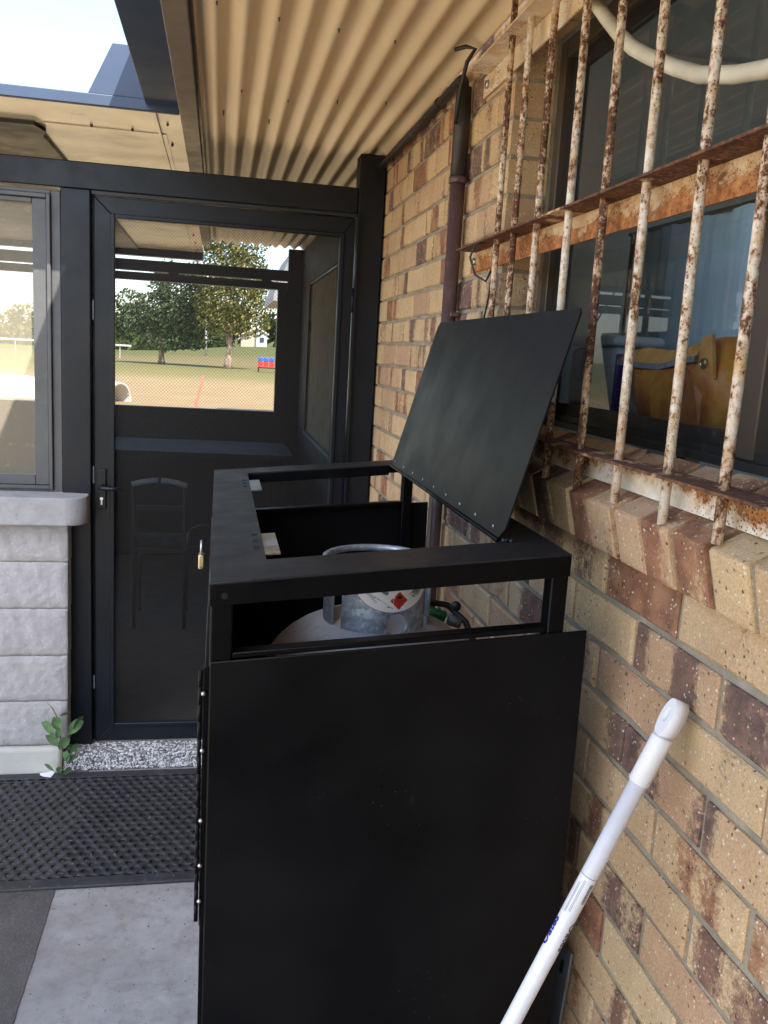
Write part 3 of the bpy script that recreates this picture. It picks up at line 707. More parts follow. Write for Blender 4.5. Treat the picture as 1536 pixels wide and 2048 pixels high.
# ================================================================== CONDUITS on the wall
DP = thing('downpipe', (-0.028, 1.19, ZF), 'brown vertical pipe on the brick wall behind the raised lid', 'pipe')
MB().tube([(-0.028, 1.19, ZF), (-0.028, 1.19, 0.87)], 0.0205, 16).build('pipe', PIPE, DP)
MB().tube([(-0.028, 1.19, 0.86), (-0.028, 1.19, 1.02), (-0.028, 1.19, 1.10)], [0.0225, 0.0225, 0.0205], 16).build('sleeve', PIPE_DARK, DP)
MB().tube([(-0.028, 1.19, 0.855), (-0.028, 1.19, 0.872)], 0.0250, 16).build('clip', PIPE, DP)
MB().box(-0.030, -0.0035, 1.160, 1.220, 0.50, 0.512, 0.002).build('clip', PIPE, DP)
pts = [(-0.028, 1.19, 1.09)]+[(-0.028, 1.19+0.04*(1-math.cos(a)), 1.095+0.035*math.sin(a)) for a in (0.3, 0.7, 1.1, 1.57)]+[(-0.028, 1.6, 1.130), (-0.028, 2.42, 1.134)]
MB().tube(pts, 0.0135, 12).build('elbow_pipe', PIPE_DARK, DP)
m = MB(); m.tube([(-0.028, 1.46, 1.131), (-0.028, 1.475, 1.131)], 0.0165, 12); m.build('saddle', PIPE_DARK, DP)
tag(MB().tube([(-0.052, 1.165, 1.00), (-0.052, 1.14, 1.08), (-0.045, 1.115, 1.14), (-0.030, 1.10, 1.168), (-0.05, 1.115, 1.176), (-0.075, 1.135, 1.172)], 0.0055, 8).build('cable', CABLE), 'black cable hooked against the roof above the brown pipe', 'cable')

# ================================================================== AWNING ROOF
AW = thing('awning_roof', (-0.4, 0.0, 1.18), 'cream corrugated awning roof seen from below along the brick wall', 'awning')
sh = MB(); pitch = 0.0755; amp = 0.0130; N = 12
x = -0.742; colx = []
while x < -0.001:
    colx.append(x); x += pitch/N
def cz(x): return 1.193+amp*math.sin(2*math.pi*(x+0.742)/pitch)
yy = [-6.5, -3.0, -1.0, 0.35, 1.7, 3.2, 4.7, 6.05]
gv = [[sh.bm.verts.new((x, y_, cz(x))) for x in colx] for y_ in yy]
for i in range(len(yy)-1):
    for k in range(len(colx)-1): sh._f([gv[i][k], gv[i][k+1], gv[i+1][k+1], gv[i+1][k]], True)
so_ = sh.build('corrugated_sheet', SHEET, AW, fixn=False)
sm = so_.modifiers.new('thick', 'SOLIDIFY'); sm.thickness = 0.0008; sm.offset = 1
MB().box(-0.808, -0.7465, -6.5, 6.06, 1.158, 1.232, 0.003).build('edge_beam', FLASH, AW)
MB().box(-0.7455, -0.735, -6.5, 6.05, 1.1705, 1.184, 0.002).build('edge_trim', BRONZE, AW)
g_ = MB(); g_.box(-0.925, -0.809, -6.5, 2.075, 1.188, 1.200, 0.003); g_.box(-0.925, -0.918, -6.5, 2.075, 1.200, 1.485, 0.002); g_.box(-0.817, -0.809, -6.5, 2.075, 1.200, 1.40, 0.002)
g_.build('gutter', GUTTER, AW)
MB().box(-0.915, -0.8, -6.5, 6.05, 1.235, 1.25).build('roof_deck', DARK_BEAM, AW) if False else None
sc0 = part_at(MB().tube([(0, 0, 0.004), (0, 0, -0.012)], [0.0035, 0.0022], 6), 'screw', BRONZE, AW, (-0.68, 1.05, 1.185))
for (xx, yy_) in ((-0.605, 1.75), (-0.53, 1.10), (-0.455, 1.80), (-0.38, 1.12), (-0.30, 1.75), (-0.23, 1.15), (-0.66, 2.05), (-0.50, 2.1), (-0.15, 1.7), (-0.62, 0.75), (-0.42, 0.8)):
    place_at(sc0, AW, (xx, yy_, 1.184))
# building eave above the wall
tag(MB().box(0.0, 3.4, -8.0, 6.4, 1.41, 1.47).build('roof', GUTTER), 'flat grey roof over the brick building', 'roof') if False else None

# second, flat-lined awning to the left
AL = thing('side_awning', (-2.0, 4.0, 1.18), 'flat cream metal awning with a dark lip left of the corrugated roof', 'awning')
s_ = MB(); s_.box(-3.9, -0.8095, 2.103, 6.85, 1.178, 1.200); s_.build('soffit_sheet', SOFFIT, AL)
s_ = MB(); s_.box(-3.9, -0.875, 2.45, 6.80, 1.1745, 1.1775); s_.build('lap_sheet', SOFFIT, AL)
s_ = MB(); s_.box(-0.905, -0.892, 2.104, 6.82, 1.170, 1.1774, 0.002); s_.build('joint_cover', SOFFIT, AL)
s_ = MB(); s_.box(-3.9, -0.812, 2.080, 2.102, 1.168, 1.206, 0.003); s_.build('front_lip', GUTTER, AL)
s_ = MB(); s_.box(-3.9, -0.812, 6.852, 6.95, 1.115, 1.21, 0.004); s_.build('back_gutter', DARK_BEAM, AL)
s_ = MB(); s_.prism([(-1.115, 1.207), (-0.822, 1.207), (-0.822, 1.372), (-1.035, 1.372)], 'y', 2.082, 2.088); s_.build('apron_plate', GUTTER, AL)
s_ = MB(); s_.prism([(-3.9, 2.44), (-1.36, 2.44), (-1.335, 2.54), (-1.36, 2.62), (-1.36, 6.80), (-3.9, 6.80)], 'z', 1.160, 1.1740); s_.build('painted_reflection', DARK_BEAM, AL)  # dark sheet put in place of a soft reflection on the soffit
sc1 = part_at(MB().tube([(0, 0, 0.003), (0, 0, -0.006)], [0.006, 0.0045], 6), 'screw', BRONZE, AL, (-0.862, 2.28, 1.176))
for xx, yy_ in ((-0.862, 2.62), (-0.862, 5.6), (-0.862, 6.1), (-0.862, 6.6), (-1.15, 2.42), (-1.0, 2.42)): place_at(sc1, AL, (xx, yy_, 1.175))

# ================================================================== DOOR WALL
EN = thing('door_frame', (-0.7, 2.48, -1.336), 'black metal beam and posts framing the mesh door', 'door frame')
MB().box(-0.113, -0.008, 2.43, 2.53, -1.336, 1.178, 0.004).build('post', FRAME, EN)
MB().box(-1.266, -1.156, 2.425, 2.53, -1.336, 0.944, 0.004).build('post', FRAME, EN)
MB().box(-3.6, -0.1145, 2.435, 2.525, 0.9455, 1.046, 0.004).build('beam', FRAME, EN)
MB().box(-1.1555, -0.1145, 2.445, 2.515, 0.932, 0.945).build('head_stop', DARK_BEAM, EN)
MB().box(-1.1555, -1.150, 2.475, 2.515, -1.336, 0.93).build('jamb_strip', DARK_BEAM, EN)
MB().box(-0.114, -0.1085, 2.405, 2.43, -1.336, 0.95).build('cover_strip', FRAME, EN)

DR = thing('screen_door', (-0.63, 2.48, -1.334), 'black framed security mesh door with a lever handle', 'door')
L_, R_, T_, B_ = -1.147, -0.118, 0.928, -1.330
IL, IR, IT, IB = -1.079, -0.168, 0.862, -1.262
# each frame member mitred, with a stepped inner bead
def door_member(p, name='rail'):
    m = MB(); m.prism(p, 'y', 2.452, 2.494, 0.0035); return m.build(name, FRAME, DR)
door_member([(L_, B_), (IL, IB), (IL, IT), (L_, T_)], 'stile')
door_member([(IR, IB), (R_, B_), (R_, T_), (IR, IT)], 'stile')
door_member([(L_, T_), (IL, IT), (IR, IT), (R_, T_)])
door_member([(L_, B_), (R_, B_), (IR, IB), (IL, IB)])
bd = MB(); w = 0.012
bd.box(IL-0.006, IL+w, 2.443, 2.470, IB-0.004, IT+0.004, 0.003); bd.box(IR-w, IR+0.006, 2.443, 2.470, IB-0.004, IT+0.004, 0.003)
bd.box(IL+w, IR-w, 2.4435, 2.4695, IT-w, IT+0.004, 0.003); bd.box(IL+w, IR-w, 2.4435, 2.4695, IB-0.004, IB+w, 0.003)
bd.build('bead', FRAME, DR)
m = MB(); m.quad((IL+0.005, 2.474, IB+0.005), (IR-0.005, 2.474, IB+0.005), (IR-0.005, 2.474, IT-0.005), (IL+0.005, 2.474, IT-0.005)); m.build('mesh', MESH, DR)
hd = MB(); hd.box(-1.132, -1.100, 2.440, 2.451, -0.305, -0.140, 0.003); hp_ = hd.build('handle_plate', FRAME, DR)
MB().tube([(-1.116, 2.440, -0.212), (-1.116, 2.405, -0.212), (-1.108, 2.395, -0.212), (-1.07, 2.392, -0.213), (-1.025, 2.394, -0.211)], [0.010, 0.009, 0.009, 0.008, 0.007], 10).build('handle', FRAME, hp_)
k_ = MB(); k_.tube([(-1.117, 2.4395, -0.262), (-1.117, 2.436, -0.262)], 0.007, 10); k_.box(-1.1205, -1.1135, 2.4365, 2.4396, -0.288, -0.262, 0.001); k_.build('keyhole', RIVET, hp_)
for z0, z1 in ((0.456, 0.533), (-1.09, -1.03), (-0.2, -0.13)):
    MB().box(-1.1535, -1.1465, 2.447, 2.4525, z0, z1, 0.001).build('strike_plate', ZINC, DR)
for z0 in (0.55, -0.45, -1.15): MB().tube([(-0.1165, 2.449, z0), (-0.1165, 2.449, z0+0.10)], 0.006, 8).build('hinge', FRAME, DR)

SP = thing('screen_panel', (-2.0, 2.48, -0.245), 'black framed fixed mesh panel above the concrete block wall', 'screen panel')
m = MB(); m.box(-1.303, -1.268, 2.44, 2.52, -0.244, 0.932, 0.003); m.box(-3.55, -1.303, 2.441, 2.519, 0.918, 0.932, 0.002); m.box(-3.55, -1.303, 2.441, 2.519, -0.244, -0.228, 0.002); m.build('outer_frame', FRAME2, SP)
m = MB(); m.box(-1.318, -1.3035, 2.425, 2.470, -0.227, 0.917, 0.003); m.box(-3.5, -1.318, 2.428, 2.470, 0.900, 0.9172, 0.003); m.box(-3.5, -1.318, 2.428, 2.470, -0.2272, -0.212, 0.003); m.build('bead', FRAME2, SP)
m = MB(); m.box(-1.372, -1.3185, 2.440, 2.480, -0.2115, 0.8995, 0.004); m.box(-3.5, -1.372, 2.4405, 2.4795, 0.880, 0.8995, 0.003); m.box(-3.5, -1.372, 2.4405, 2.4795, -0.2115, -0.172, 0.003); m.build('inner_frame', FRAME2, SP)
m = MB(); m.quad((-3.5, 2.462, -0.173), (-1.371, 2.462, -0.173), (-1.371, 2.462, 0.881), (-3.5, 2.462, 0.881)); m.build('mesh', mesh_material('security_mesh_fine', 0.40, 0.62, 0.0043, (0.30, 0.265, 0.20)), SP)  # pale warm mesh: sunlight on the wires is put into the colour

# ================================================================== BLOCK WALL
BW = thing('block_wall', (-2.2, 2.45, ZF), 'low grey split-face block wall with a rounded concrete cap', 'wall')
zj = [-0.352, -0.508, -0.703, -0.903, -1.10, -1.293]
for k in range(5):
    z1, z0 = zj[k], zj[k+1]
    xe = -1.232-0.002*k; first = 0.39 if k % 2 else 0.29
    xr = xe
    for q in range(6):
        w_ = first if q == 0 else 0.39
        mb = MB(); xl = xr-w_
        nx, nz = max(4, int(w_/0.011)), 17
        gvv = []
        for a in range(nx+1):
            row = []
            for b_ in range(nz+1):
                fx, fz = a/nx, b_/nz
                edge = min(fx, 1-fx)*w_ < 0.012 or min(fz, 1-fz) < 0.08
                yy_ = 2.343-(0.0 if edge else 0.004)+random.uniform(-0.0022, 0.0022)*(0.4 if edge else 1)+0.002*math.sin(9*a/nx+k*3+q)*math.sin(5*b_/nz+k+a*0.7)
                row.append(mb.bm.verts.new((xl+0.0015+(w_-0.003)*fx, yy_, z0+0.0007+(z1-z0-0.0014)*fz)))
            gvv.append(row)
        for a in range(nx):
            for b_ in range(nz): mb._f([gvv[a][b_], gvv[a+1][b_], gvv[a+1][b_+1], gvv[a][b_+1]], True)
        # sides and back
        edge_loop = [r[0] for r in gvv]+gvv[-1][1:]+[r[-1] for r in gvv[::-1]][1:]+gvv[0][::-1][1:-1]
        back = [mb.bm.verts.new((v.co.x, 2.52, v.co.z)) for v in edge_loop]
        for q2 in range(len(edge_loop)): mb._f([edge_loop[q2], edge_loop[(q2+1) % len(edge_loop)], back[(q2+1) % len(edge_loop)], back[q2]])
        mb._f(back)
        mb.build('block', BLOCK, BW)
        xr = xl
MB().box(-3.6, -1.262, 2.360, 2.515, ZF, -0.353).build('mortar', MORTAR, BW)
cp = MB()
pl = [(-3.6, 2.545), (-1.268, 2.545), (-1.268, 2.424)]
pl = [(-3.6, 2.422), (-1.175, 2.422)]
arc = [(-1.160-0.08+0.08*math.cos(a), 2.365-0.075*math.sin(a)) for a in [i*math.pi/2/8 for i in range(9)]]
pl = [(-3.6, 2.5)]+[(-1.27, 2.5), (-1.27, 2.421), (-1.160, 2.421)]+arc+[(-3.6, 2.290)]
cp.prism(pl, 'z', -0.350, -0.238, 0.010); cp.build('cap', CAP, BW)
tag(MB().box(-3.6, -1.262, 2.318, 2.50, ZF-0.05, -1.296, 0.018, 3).build('kerb', KERB), kind='structure')

# ================================================================== DOOR MAT (honeycomb rubber)
MT = thing('door_mat', (-1.2, 1.9, ZF), 'black rubber honeycomb mat on the concrete before the door', 'mat')
mx0, mx1, my0, my1, mz = -1.95, -0.45, 1.508, 2.312, 0.013
bw = 0.052
mb = MB()
for (x0, x1, y0, y1) in ((mx0, mx1, my0, my0+bw), (mx0, mx1, my1-bw, my1), (mx0, mx0+bw, my0+bw, my1-bw), (mx1-bw, mx1, my0+bw, my1-bw)):
    mb.box(x0, x1, y0, y1, ZF+0.0005, ZF+mz, 0.005)
mb.build('border', RUBBER, MT)
bk_ = MB(); bk_.box(mx0+0.004, mx1-0.004, my0+0.004, my1-0.004, ZF+0.0003, ZF+0.0016); bk_.build('backing', RUBBER, MT)
hx = MB(); R = 0.0235; ri = 0.0165
xx0, xx1, yy0, yy1 = mx0+bw, mx1-bw, my0+bw, my1-bw
cw = R*math.sqrt(3); row = 0; y_ = yy0
while y_ < yy1+R*0.5:
    x_ = xx0+(cw/2 if row % 2 else 0)
    while x_ < xx1+cw/2:
        og, ig, ib = [], [], []
        for q in range(12):
            a = math.pi/6*q+math.pi/6
            rad = R if q % 2 == 0 else R*math.cos(math.pi/6)
            jit = random.uniform(-0.0006, 0.0006)
            og.append(hx.bm.verts.new((min(max(x_+rad*math.cos(a), xx0), xx1), min(max(y_+rad*math.sin(a), yy0), yy1), ZF+0.0095)))
            px, py = min(max(x_+ri*math.cos(a), xx0), xx1), min(max(y_+ri*math.sin(a), yy0), yy1)
            ig.append(hx.bm.verts.new((px, py, ZF+0.0118+jit))); ib.append(hx.bm.verts.new((px, py, ZF+0.0012)))
        for q in range(12):
            q1 = (q+1) % 12
            hx._f([og[q], og[q1], ig[q1], ig[q]], True); hx._f([ig[q], ig[q1], ib[q1], ib[q]], True)
        x_ += cw
    y_ += 1.5*R; row += 1
hx.build('honeycomb', RUBBER, MT, fixn=False)
tag(MB().prism([(-1.347, 2.305), (-1.30, 2.318), (-1.288, 2.312), (-1.296, 2.268), (-1.325, 2.275), (-1.343, 2.29)], 'z', ZF+0.0135, ZF+0.0150).build('paper_scrap', PAPER), 'small torn white paper scrap lying on the back of the rubber mat', 'paper scrap')
lt = MB()
for q in range(110):
    a = random.random()*6.28; l = random.uniform(0.003, 0.012); px, py = random.uniform(-1.5, -0.62), random.uniform(1.52, 2.28); w_ = random.uniform(0.0006, 0.0015)
    dx, dy = l*math.cos(a), l*math.sin(a)
    lt.quad((px, py, ZF+0.0140), (px+dx, py+dy, ZF+0.0142), (px+dx-w_*math.sin(a), py+dy+w_*math.cos(a), ZF+0.0142), (px-w_*math.sin(a), py+w_*math.cos(a), ZF+0.0140))
gr = MB()
for q in range(170):
    px = random.uniform(-1.45, -0.62); py = random.uniform(0.3, 1.5) if q % 3 else random.uniform(1.40, 1.505); r_ = random.uniform(0.0012, 0.0035)
    gr.sphere((px, py, ZF+r_*0.4), r_, 5, (1, random.uniform(0.6, 1.2), 0.6))
tag(gr.build('grit', paint('grit', (0.14, 0.125, 0.11), 0.9, 0.6, 60)), kind='stuff')
tag(lt.build('dry_litter', paint('straw', (0.42, 0.38, 0.28), 0.8)), kind='stuff')

# ================================================================== WEED
WD = thing('weed', (-1.265, 2.30, ZF), 'green heart-leaved weed growing at the corner of the block wall and step', 'plant')
stem = [(-1.262, 2.300, ZF), (-1.258, 2.293, -1.36), (-1.256, 2.288, -1.29), (-1.262, 2.283, -1.22), (-1.270, 2.280, -1.15), (-1.288, 2.278, -1.105), (-1.312, 2.277, -1.075)]
MB().tube(stem, [0.004, 0.0038, 0.0034, 0.003, 0.0025, 0.002, 0.001], 6).build('stem', STEMM, WD)
def leaf(c, sz, ang, tilt, yaw):
    m = MB(); pts = []
    oc = []
    for q in range(14):
        a = 2*math.pi*q/14
        r = 1.0-0.42*math.sin(a) if False else 1
        X = 0.80*math.sin(a)*(1.0 if math.cos(a) > -0.2 else 0.92); Z = 0.85*math.cos(a)-0.35*abs(math.sin(a))**0.7+ (0.0)
        Zt = -Z
        oc.append((X*0.62, Zt))
    mat = Matrix.Translation(c) @ Matrix.Rotation(yaw, 4, 'Z') @ Matrix.Rotation(tilt, 4, 'X') @ Matrix.Rotation(ang, 4, 'Y') @ Matrix.Scale(sz, 4)
    cv = m.bm.verts.new(mat @ Vector((0, 0.05, -0.1)))
    vs = [m.bm.verts.new(mat @ Vector((X, -0.16*abs(X)+0.04*math.sin(4*Z), Z))) for X, Z in oc]
    for q in range(14): m._f([cv, vs[q], vs[(q+1) % 14]], True)
    return m.build('leaf', LEAFM, WD, fixn=False)
for (px, pz, sz, an, ti, ya) in ((-1.205, -1.185, 0.036, 0.6, 0.2, 0.2), (-1.192, -1.165, 0.030, 0.2, 0.5, 0.9), (-1.300, -1.190, 0.034, -0.4, 0.3, -0.3), (-1.272, -1.168, 0.030, 0.0, 0.3, 0.1), (-1.285, -1.245, 0.036, -0.3, 0.5, -0.2),
                             (-1.250, -1.262, 0.034, 0.3, 0.4, 0.2), (-1.215, -1.285, 0.028, 0.7, 0.4, 0.5), (-1.222, -1.325, 0.028, 0.3, 0.6, 0.3), (-1.235, -1.315, 0.024, 0.0, 0.3, -0.2), (-1.300, -1.362, 0.022, -0.5, 0.5, -0.4), (-1.265, -1.372, 0.020, 0.1, 0.6, 0.1), (-1.240, -1.385, 0.024, 0.5, 0.5, 0.4), (-1.245, -1.125, 0.022, 0.8, 0.9, 0.3), (-1.268, -1.215, 0.020, 0.2, 0.2, 0.1)):
    leaf(Vector((px, 2.283-random.uniform(0, 0.02), pz)), sz*1.35, an, ti, ya)

# ================================================================== GAS CABINET
CB = thing('gas_cabinet', (-0.38, 0.58, ZF), 'black steel gas bottle cabinet with its top lid standing open towards the brick wall', 'cabinet')
XL, XR, YN, YF = -0.662, -0.117, 0.0, 1.149
def ztop(x): return 0.053+(x-XL)*0.0899
def zpan(x): return -0.067+(x-XL)*0.080
SX0, SX1, SY0, SY1 = -0.576, -0.197, 0.110, 1.058
# top plate: four strips round the slot, one sheet with folded lips
tp = MB()
def strip(x0, x1, y0, y1, th=0.0035):
    tp.hexa([(x0, y0, ztop(x0)-th), (x1, y0, ztop(x1)-th), (x1, y1, ztop(x1)-th), (x0, y1, ztop(x0)-th), (x0, y0, ztop(x0)), (x1, y0, ztop(x1)), (x1, y1, ztop(x1)), (x0, y1, ztop(x0))])
vx = [XL, SX0, SX1, XR]; vy = [YN, SY0, SY1, YF]
top = [[tp.bm.verts.new((x, y, ztop(x))) for y in vy] for x in vx]
bot = [[tp.bm.verts.new((x, y, ztop(x)-0.003)) for y in vy] for x in vx]
for i in range(3):
    for k in range(3):
        if i == 1 and k == 1: continue
        tp._f([top[i][k], top[i+1][k], top[i+1][k+1], top[i][k+1]]); tp._f([bot[i][k], bot[i][k+1], bot[i+1][k+1], bot[i+1][k]])
q4 = [(1, 1), (2, 1), (2, 2), (1, 2)]
for (a, b), (c_, d) in zip(q4, q4[1:]+q4[:1]): tp._f([top[a][b], bot[a][b], bot[c_][d], top[c_][d]])
ol = [(0, 0), (1, 0), (2, 0), (3, 0), (3, 1), (3, 2), (3, 3), (2, 3), (1, 3), (0, 3), (0, 2), (0, 1)]
for (a, b), (c_, d) in zip(ol, ol[1:]+ol[:1]): tp._f([top[a][b], top[c_][d], bot[c_][d], bot[a][b]])
es = [e for e in tp.bm.edges if all(abs(v.co.z-ztop(v.co.x)) < 1e-6 for v in e.verts) and (all(abs(v.co.x-XL) < 1e-6 for v in e.verts) or all(abs(v.co.y-YN) < 1e-6 for v in e.verts) or all(abs(v.co.x-XR) < 1e-6 for v in e.verts))]
bmesh.ops.bevel(tp.bm, geom=es, offset=0.003, segments=2, profile=0.5, affect='EDGES')
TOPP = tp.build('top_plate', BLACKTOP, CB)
def lip(x0, x1, y0, y1, h=0.036):
    m = MB(); m.hexa([(x0, y0, ztop(x0)-h), (x1, y0, ztop(x1)-h), (x1, y1, ztop(x1)-h), (x0, y1, ztop(x0)-h), (x0, y0, ztop(x0)-0.0032), (x1, y0, ztop(x1)-0.0032), (x1, y1, ztop(x1)-0.0032), (x0, y1, ztop(x0)-0.0032)], 0.001); return m
lip(XL+0.0005, XR-0.0005, YN, YN+0.004).build('lip', BLACK, CB)
lip(XL+0.0005, XR-0.0005, YF-0.004, YF).build('lip', BLACK, CB)
lip(XL, XL+0.004, YN+0.0045, YF-0.0045).build('lip', BLACK, CB)
lip(XR-0.004, XR, YN+0.0045, YF-0.0045).build('lip', BLACK, CB)
lip(SX0+0.001, SX1-0.001, SY1+0.0005, SY1+0.004, 0.028).build('lip', BLACK, CB)
# posts
for (x0, x1) in ((XL+0.002, XL+0.034), (XR-0.028, XR)):
    for (y0, y1) in ((YN+0.005, YN+0.037), (YF-0.037, YF-0.005)):
        m = MB(); m.hexa([(x0, y0, ZF+0.02), (x1, y0, ZF+0.02), (x1, y1, ZF+0.02), (x0, y1, ZF+0.02), (x0, y0, ztop(x0)-0.004), (x1, y0, ztop(x1)-0.004), (x1, y1, ztop(x1)-0.004), (x0, y1, ztop(x0)-0.004)], 0.003); m.build('post', BLACK, CB)
# end panels
def end_panel(y0, y1, x1):
    m = MB(); x0 = XL+0.003
    m.hexa([(x0, y0, ZF+0.03), (x1+0.012, y0, ZF+0.03), (x1+0.012, y1, ZF+0.03), (x0, y1, ZF+0.03), (x0, y0, zpan(x0)), (x1, y0, zpan(x1)), (x1, y1, zpan(x1)), (x0, y1, zpan(x0))], 0.002)
    return m.build('side_panel', BLACKPANEL, CB)
end_panel(YN, YN+0.0045, -0.080); end_panel(YF-0.0045, YF, -0.062)
def ret(y0, y1, x1, d=0.010):
    m = MB(); x0 = XL+0.035; xx1 = x1
    m.hexa([(x0, y0, zpan(x0)+0.0008), (xx1, y0, zpan(xx1)+0.0008), (xx1, y1, zpan(xx1)+0.0008), (x0, y1, zpan(x0)+0.0008), (x0, y0, zpan(x0)+d), (xx1, y0, zpan(xx1)+d), (xx1, y1, zpan(xx1)+d), (x0, y1, zpan(x0)+d)], 0.002); return m.build('panel_rim', BLACK, CB)
ret(YN+0.005, YN+0.030, XR-0.030); ret(YF-0.032, YF-0.005, XR-0.030)
# front (left) panel with two doors
m = MB(); m.box(XL+0.0045, XL+0.008, 0.037, YF-0.037, ZF+0.04, ztop(XL)-0.005); m.build('front_sheet', BLACK, CB)
m = MB(); m.box(XL-0.004, XL+0.0035, 0.010, 0.574, ZF+0.05, -0.076, 0.002); m.build('door', BLACK, CB)
m = MB(); m.box(XL-0.004, XL+0.0035, 0.578, YF-0.01, ZF+0.05, -0.076, 0.002); m.build('door', BLACK, CB)
m = MB(); m.box(XL+0.05, XR-0.01, 0.04, YF-0.04, ZF+0.02, ZF+0.05); m.build('base_plate', BLACK, CB)
# piano hinge on the near front corner
hg = MB(); zz = -0.078
hg.box(XL-0.0055, XL-0.0042, 0.010, 0.034, -0.498, -0.078); hl = hg.build('hinge_leaf', DARK_BEAM, CB)
for q in range(15):
    z1 = -0.079-q*0.0272; MB().tube([(XL-0.0095, 0.0065, z1), (XL-0.0095, 0.0065, z1-0.0266)], 0.0032, 8).build('hinge_knuckle', BLACK, CB)
rv0 = part_at(MB().sphere((0, 0, 0), 0.0036, 8), 'rivet', RIVET, CB, (XL-0.0052, 0.004, -0.116))
for z in (-0.205, -0.318, -0.392, -0.452): place_at(rv0, CB, (XL-0.0052, 0.004, z))
# latch plates under the slot edge, with three holes each
for ya, yb, mt in ((0.805, 0.955, STEEL), (0.165, 0.318, LATCH)):
    m = MB(); xa, xb = SX0-0.012, SX0+0.026
    m.hexa([(xa, ya, ztop(xa)-0.0075), (xb, ya, ztop(xb)-0.0075), (xb, yb, ztop(xb)-0.0075), (xa, yb, ztop(xa)-0.0075), (xa, ya, ztop(xa)-0.0035), (xb, ya, ztop(xb)-0.0035), (xb, yb, ztop(xb)-0.0035), (xa, yb, ztop(xa)-0.0035)], 0.0008); m.build('latch_plate', mt, CB)
    for q in range(3):
        yq = ya+(yb-ya)*(0.2+0.32*q)
        m = MB(); pts = [(SX0-0.012+0.0055*math.cos(a), yq+0.0095*math.sin(a), ztop(SX0-0.012+0.0055*math.cos(a))+0.0006) for a in [i*math.pi/5 for i in range(10)]]
        m.poly(pts); m.build('rivet_hole', HOLE, TOPP)
# screw dots on the lip corners
for xx in (XL+0.022, XR-0.020):
    MB().tube([(xx, -0.0002, ztop(xx)-0.022), (xx, -0.0016, ztop(xx)-0.022)], 0.005, 10).build('rivet', HOLE if xx < -0.4 else BLACK, CB)
# lid
LD = 0.392; th = math.radians(15)
ux, uz = math.sin(th), math.cos(th)
hx_, hz_ = -0.196, ztop(-0.196)+0.002
def lp(y, l, o=0.0): return (hx_+ux*l-uz*o, y, hz_+uz*l+ux*o)
m = MB()
poly = [(0.122, 0.002), (1.035, 0.002), (1.020, LD-0.014), (1.008, LD), (0.112, LD), (0.104, LD-0.008), (0.105, 0.02)]
A = [m.bm.verts.new(lp(y, l, 0.0015)) for y, l in poly]; Bq = [m.bm.verts.new(lp(y, l, -0.0015)) for y, l in poly]
m._f(A); m._f(Bq[::-1])
for q in range(len(poly)): m._f([A[q], Bq[q], Bq[(q+1) % len(poly)], A[(q+1) % len(poly)]])
t = NT('black_lid'); P = t.coord('World')
sc = t.new('ShaderNodeVectorMath', operation='MULTIPLY'); t.link(P, sc.inputs[0]); sc.inputs[1].default_value = (1, 1.0, 0.35)
c = t.mix(t.ramp(t.noise(sc.outputs[0], 26, 5, 0.75), [(0.62, 0.0), (0.80, 0.35)]), (0.005, 0.0058, 0.0075), (0.07, 0.07, 0.075))
LIDM = t.done(t.pbr(c, t.ramp(t.noise(P, 8, 4), [(0.3, 0.38), (0.7, 0.5)]), 0, None, 0.2))
LIDO = m.build('lid', LIDM, CB)
m = MB(); m.tube([(hx_-0.002, 0.115, hz_-0.001), (hx_-0.002, 1.04, hz_-0.001)], 0.0042, 8); m.build('lid_hinge', BLACK, CB)
r1 = part_at(MB().sphere((0, 0, 0), 0.0038, 8, (0.5, 1, 1)), 'rivet', RIVETD, LIDO, lp(0.16, 0.014, 0.002))
for q in range(1, 9): place_at(r1, LIDO, lp(0.16+q*0.105, 0.014, 0.002))
m = MB()
for q in range(5): m.sphere((hx_+0.004+0.004*q, 0.108+random.uniform(-.006, .006), hz_+0.001), 0.004, 6)
m.build('weld_bead', DARK_BEAM, CB)

# padlock and wire loop on the front
PL = thing('padlock', (XL-0.022, 0.83, -0.145), 'small brass padlock hanging on the front of the black cabinet', 'padlock')
MB().box(XL-0.031, XL-0.018, 0.815, 0.845, -0.138, -0.104, 0.002).build('padlock_body', BRASS, PL)
MB().tube([(XL-0.0245, 0.820, -0.104), (XL-0.0245, 0.820, -0.084), (XL-0.0245, 0.825, -0.074), (XL-0.0245, 0.835, -0.074), (XL-0.0245, 0.840, -0.084), (XL-0.0245, 0.840, -0.104)], 0.0032, 8).build('shackle', STEEL, PL)
tag(MB().tube([(XL-0.002, 0.83, -0.035), (XL-0.030, 0.83, -0.034), (XL-0.052, 0.83, -0.045), (XL-0.060, 0.83, -0.065), (XL-0.052, 0.83, -0.088), (XL-0.028, 0.83, -0.085), (XL-0.006, 0.835, -0.07)], 0.0009, 6).build('wire_loop', CABLE), 'thin wire loop beside the brass padlock on the cabinet front', 'wire')

# ================================================================== GAS BOTTLE
BX, BY = -0.367, 0.262
GB = thing('gas_bottle', (BX, BY, ZF+0.05), 'grey gas bottle with a galvanised collar standing inside the cabinet', 'gas bottle')
zb = -0.187; pr = [(0.0, ZF+0.052), (0.17, ZF+0.055), (0.2, ZF+0.11)]+[(0.2, zb)]+[(0.2*math.cos(a), zb+0.12*math.sin(a)) for a in [i*math.pi/2/10 for i in range(1, 11)]]
MB().lathe(BX, BY, pr, 40).build('bottle_body', BOTTLE, GB)
RC = 0.096
def bend(u, z, o=0.0):
    a = -math.pi/2+u/RC; return Vector((BX+(RC+o)*math.cos(a), BY+(RC+o)*math.sin(a), z))
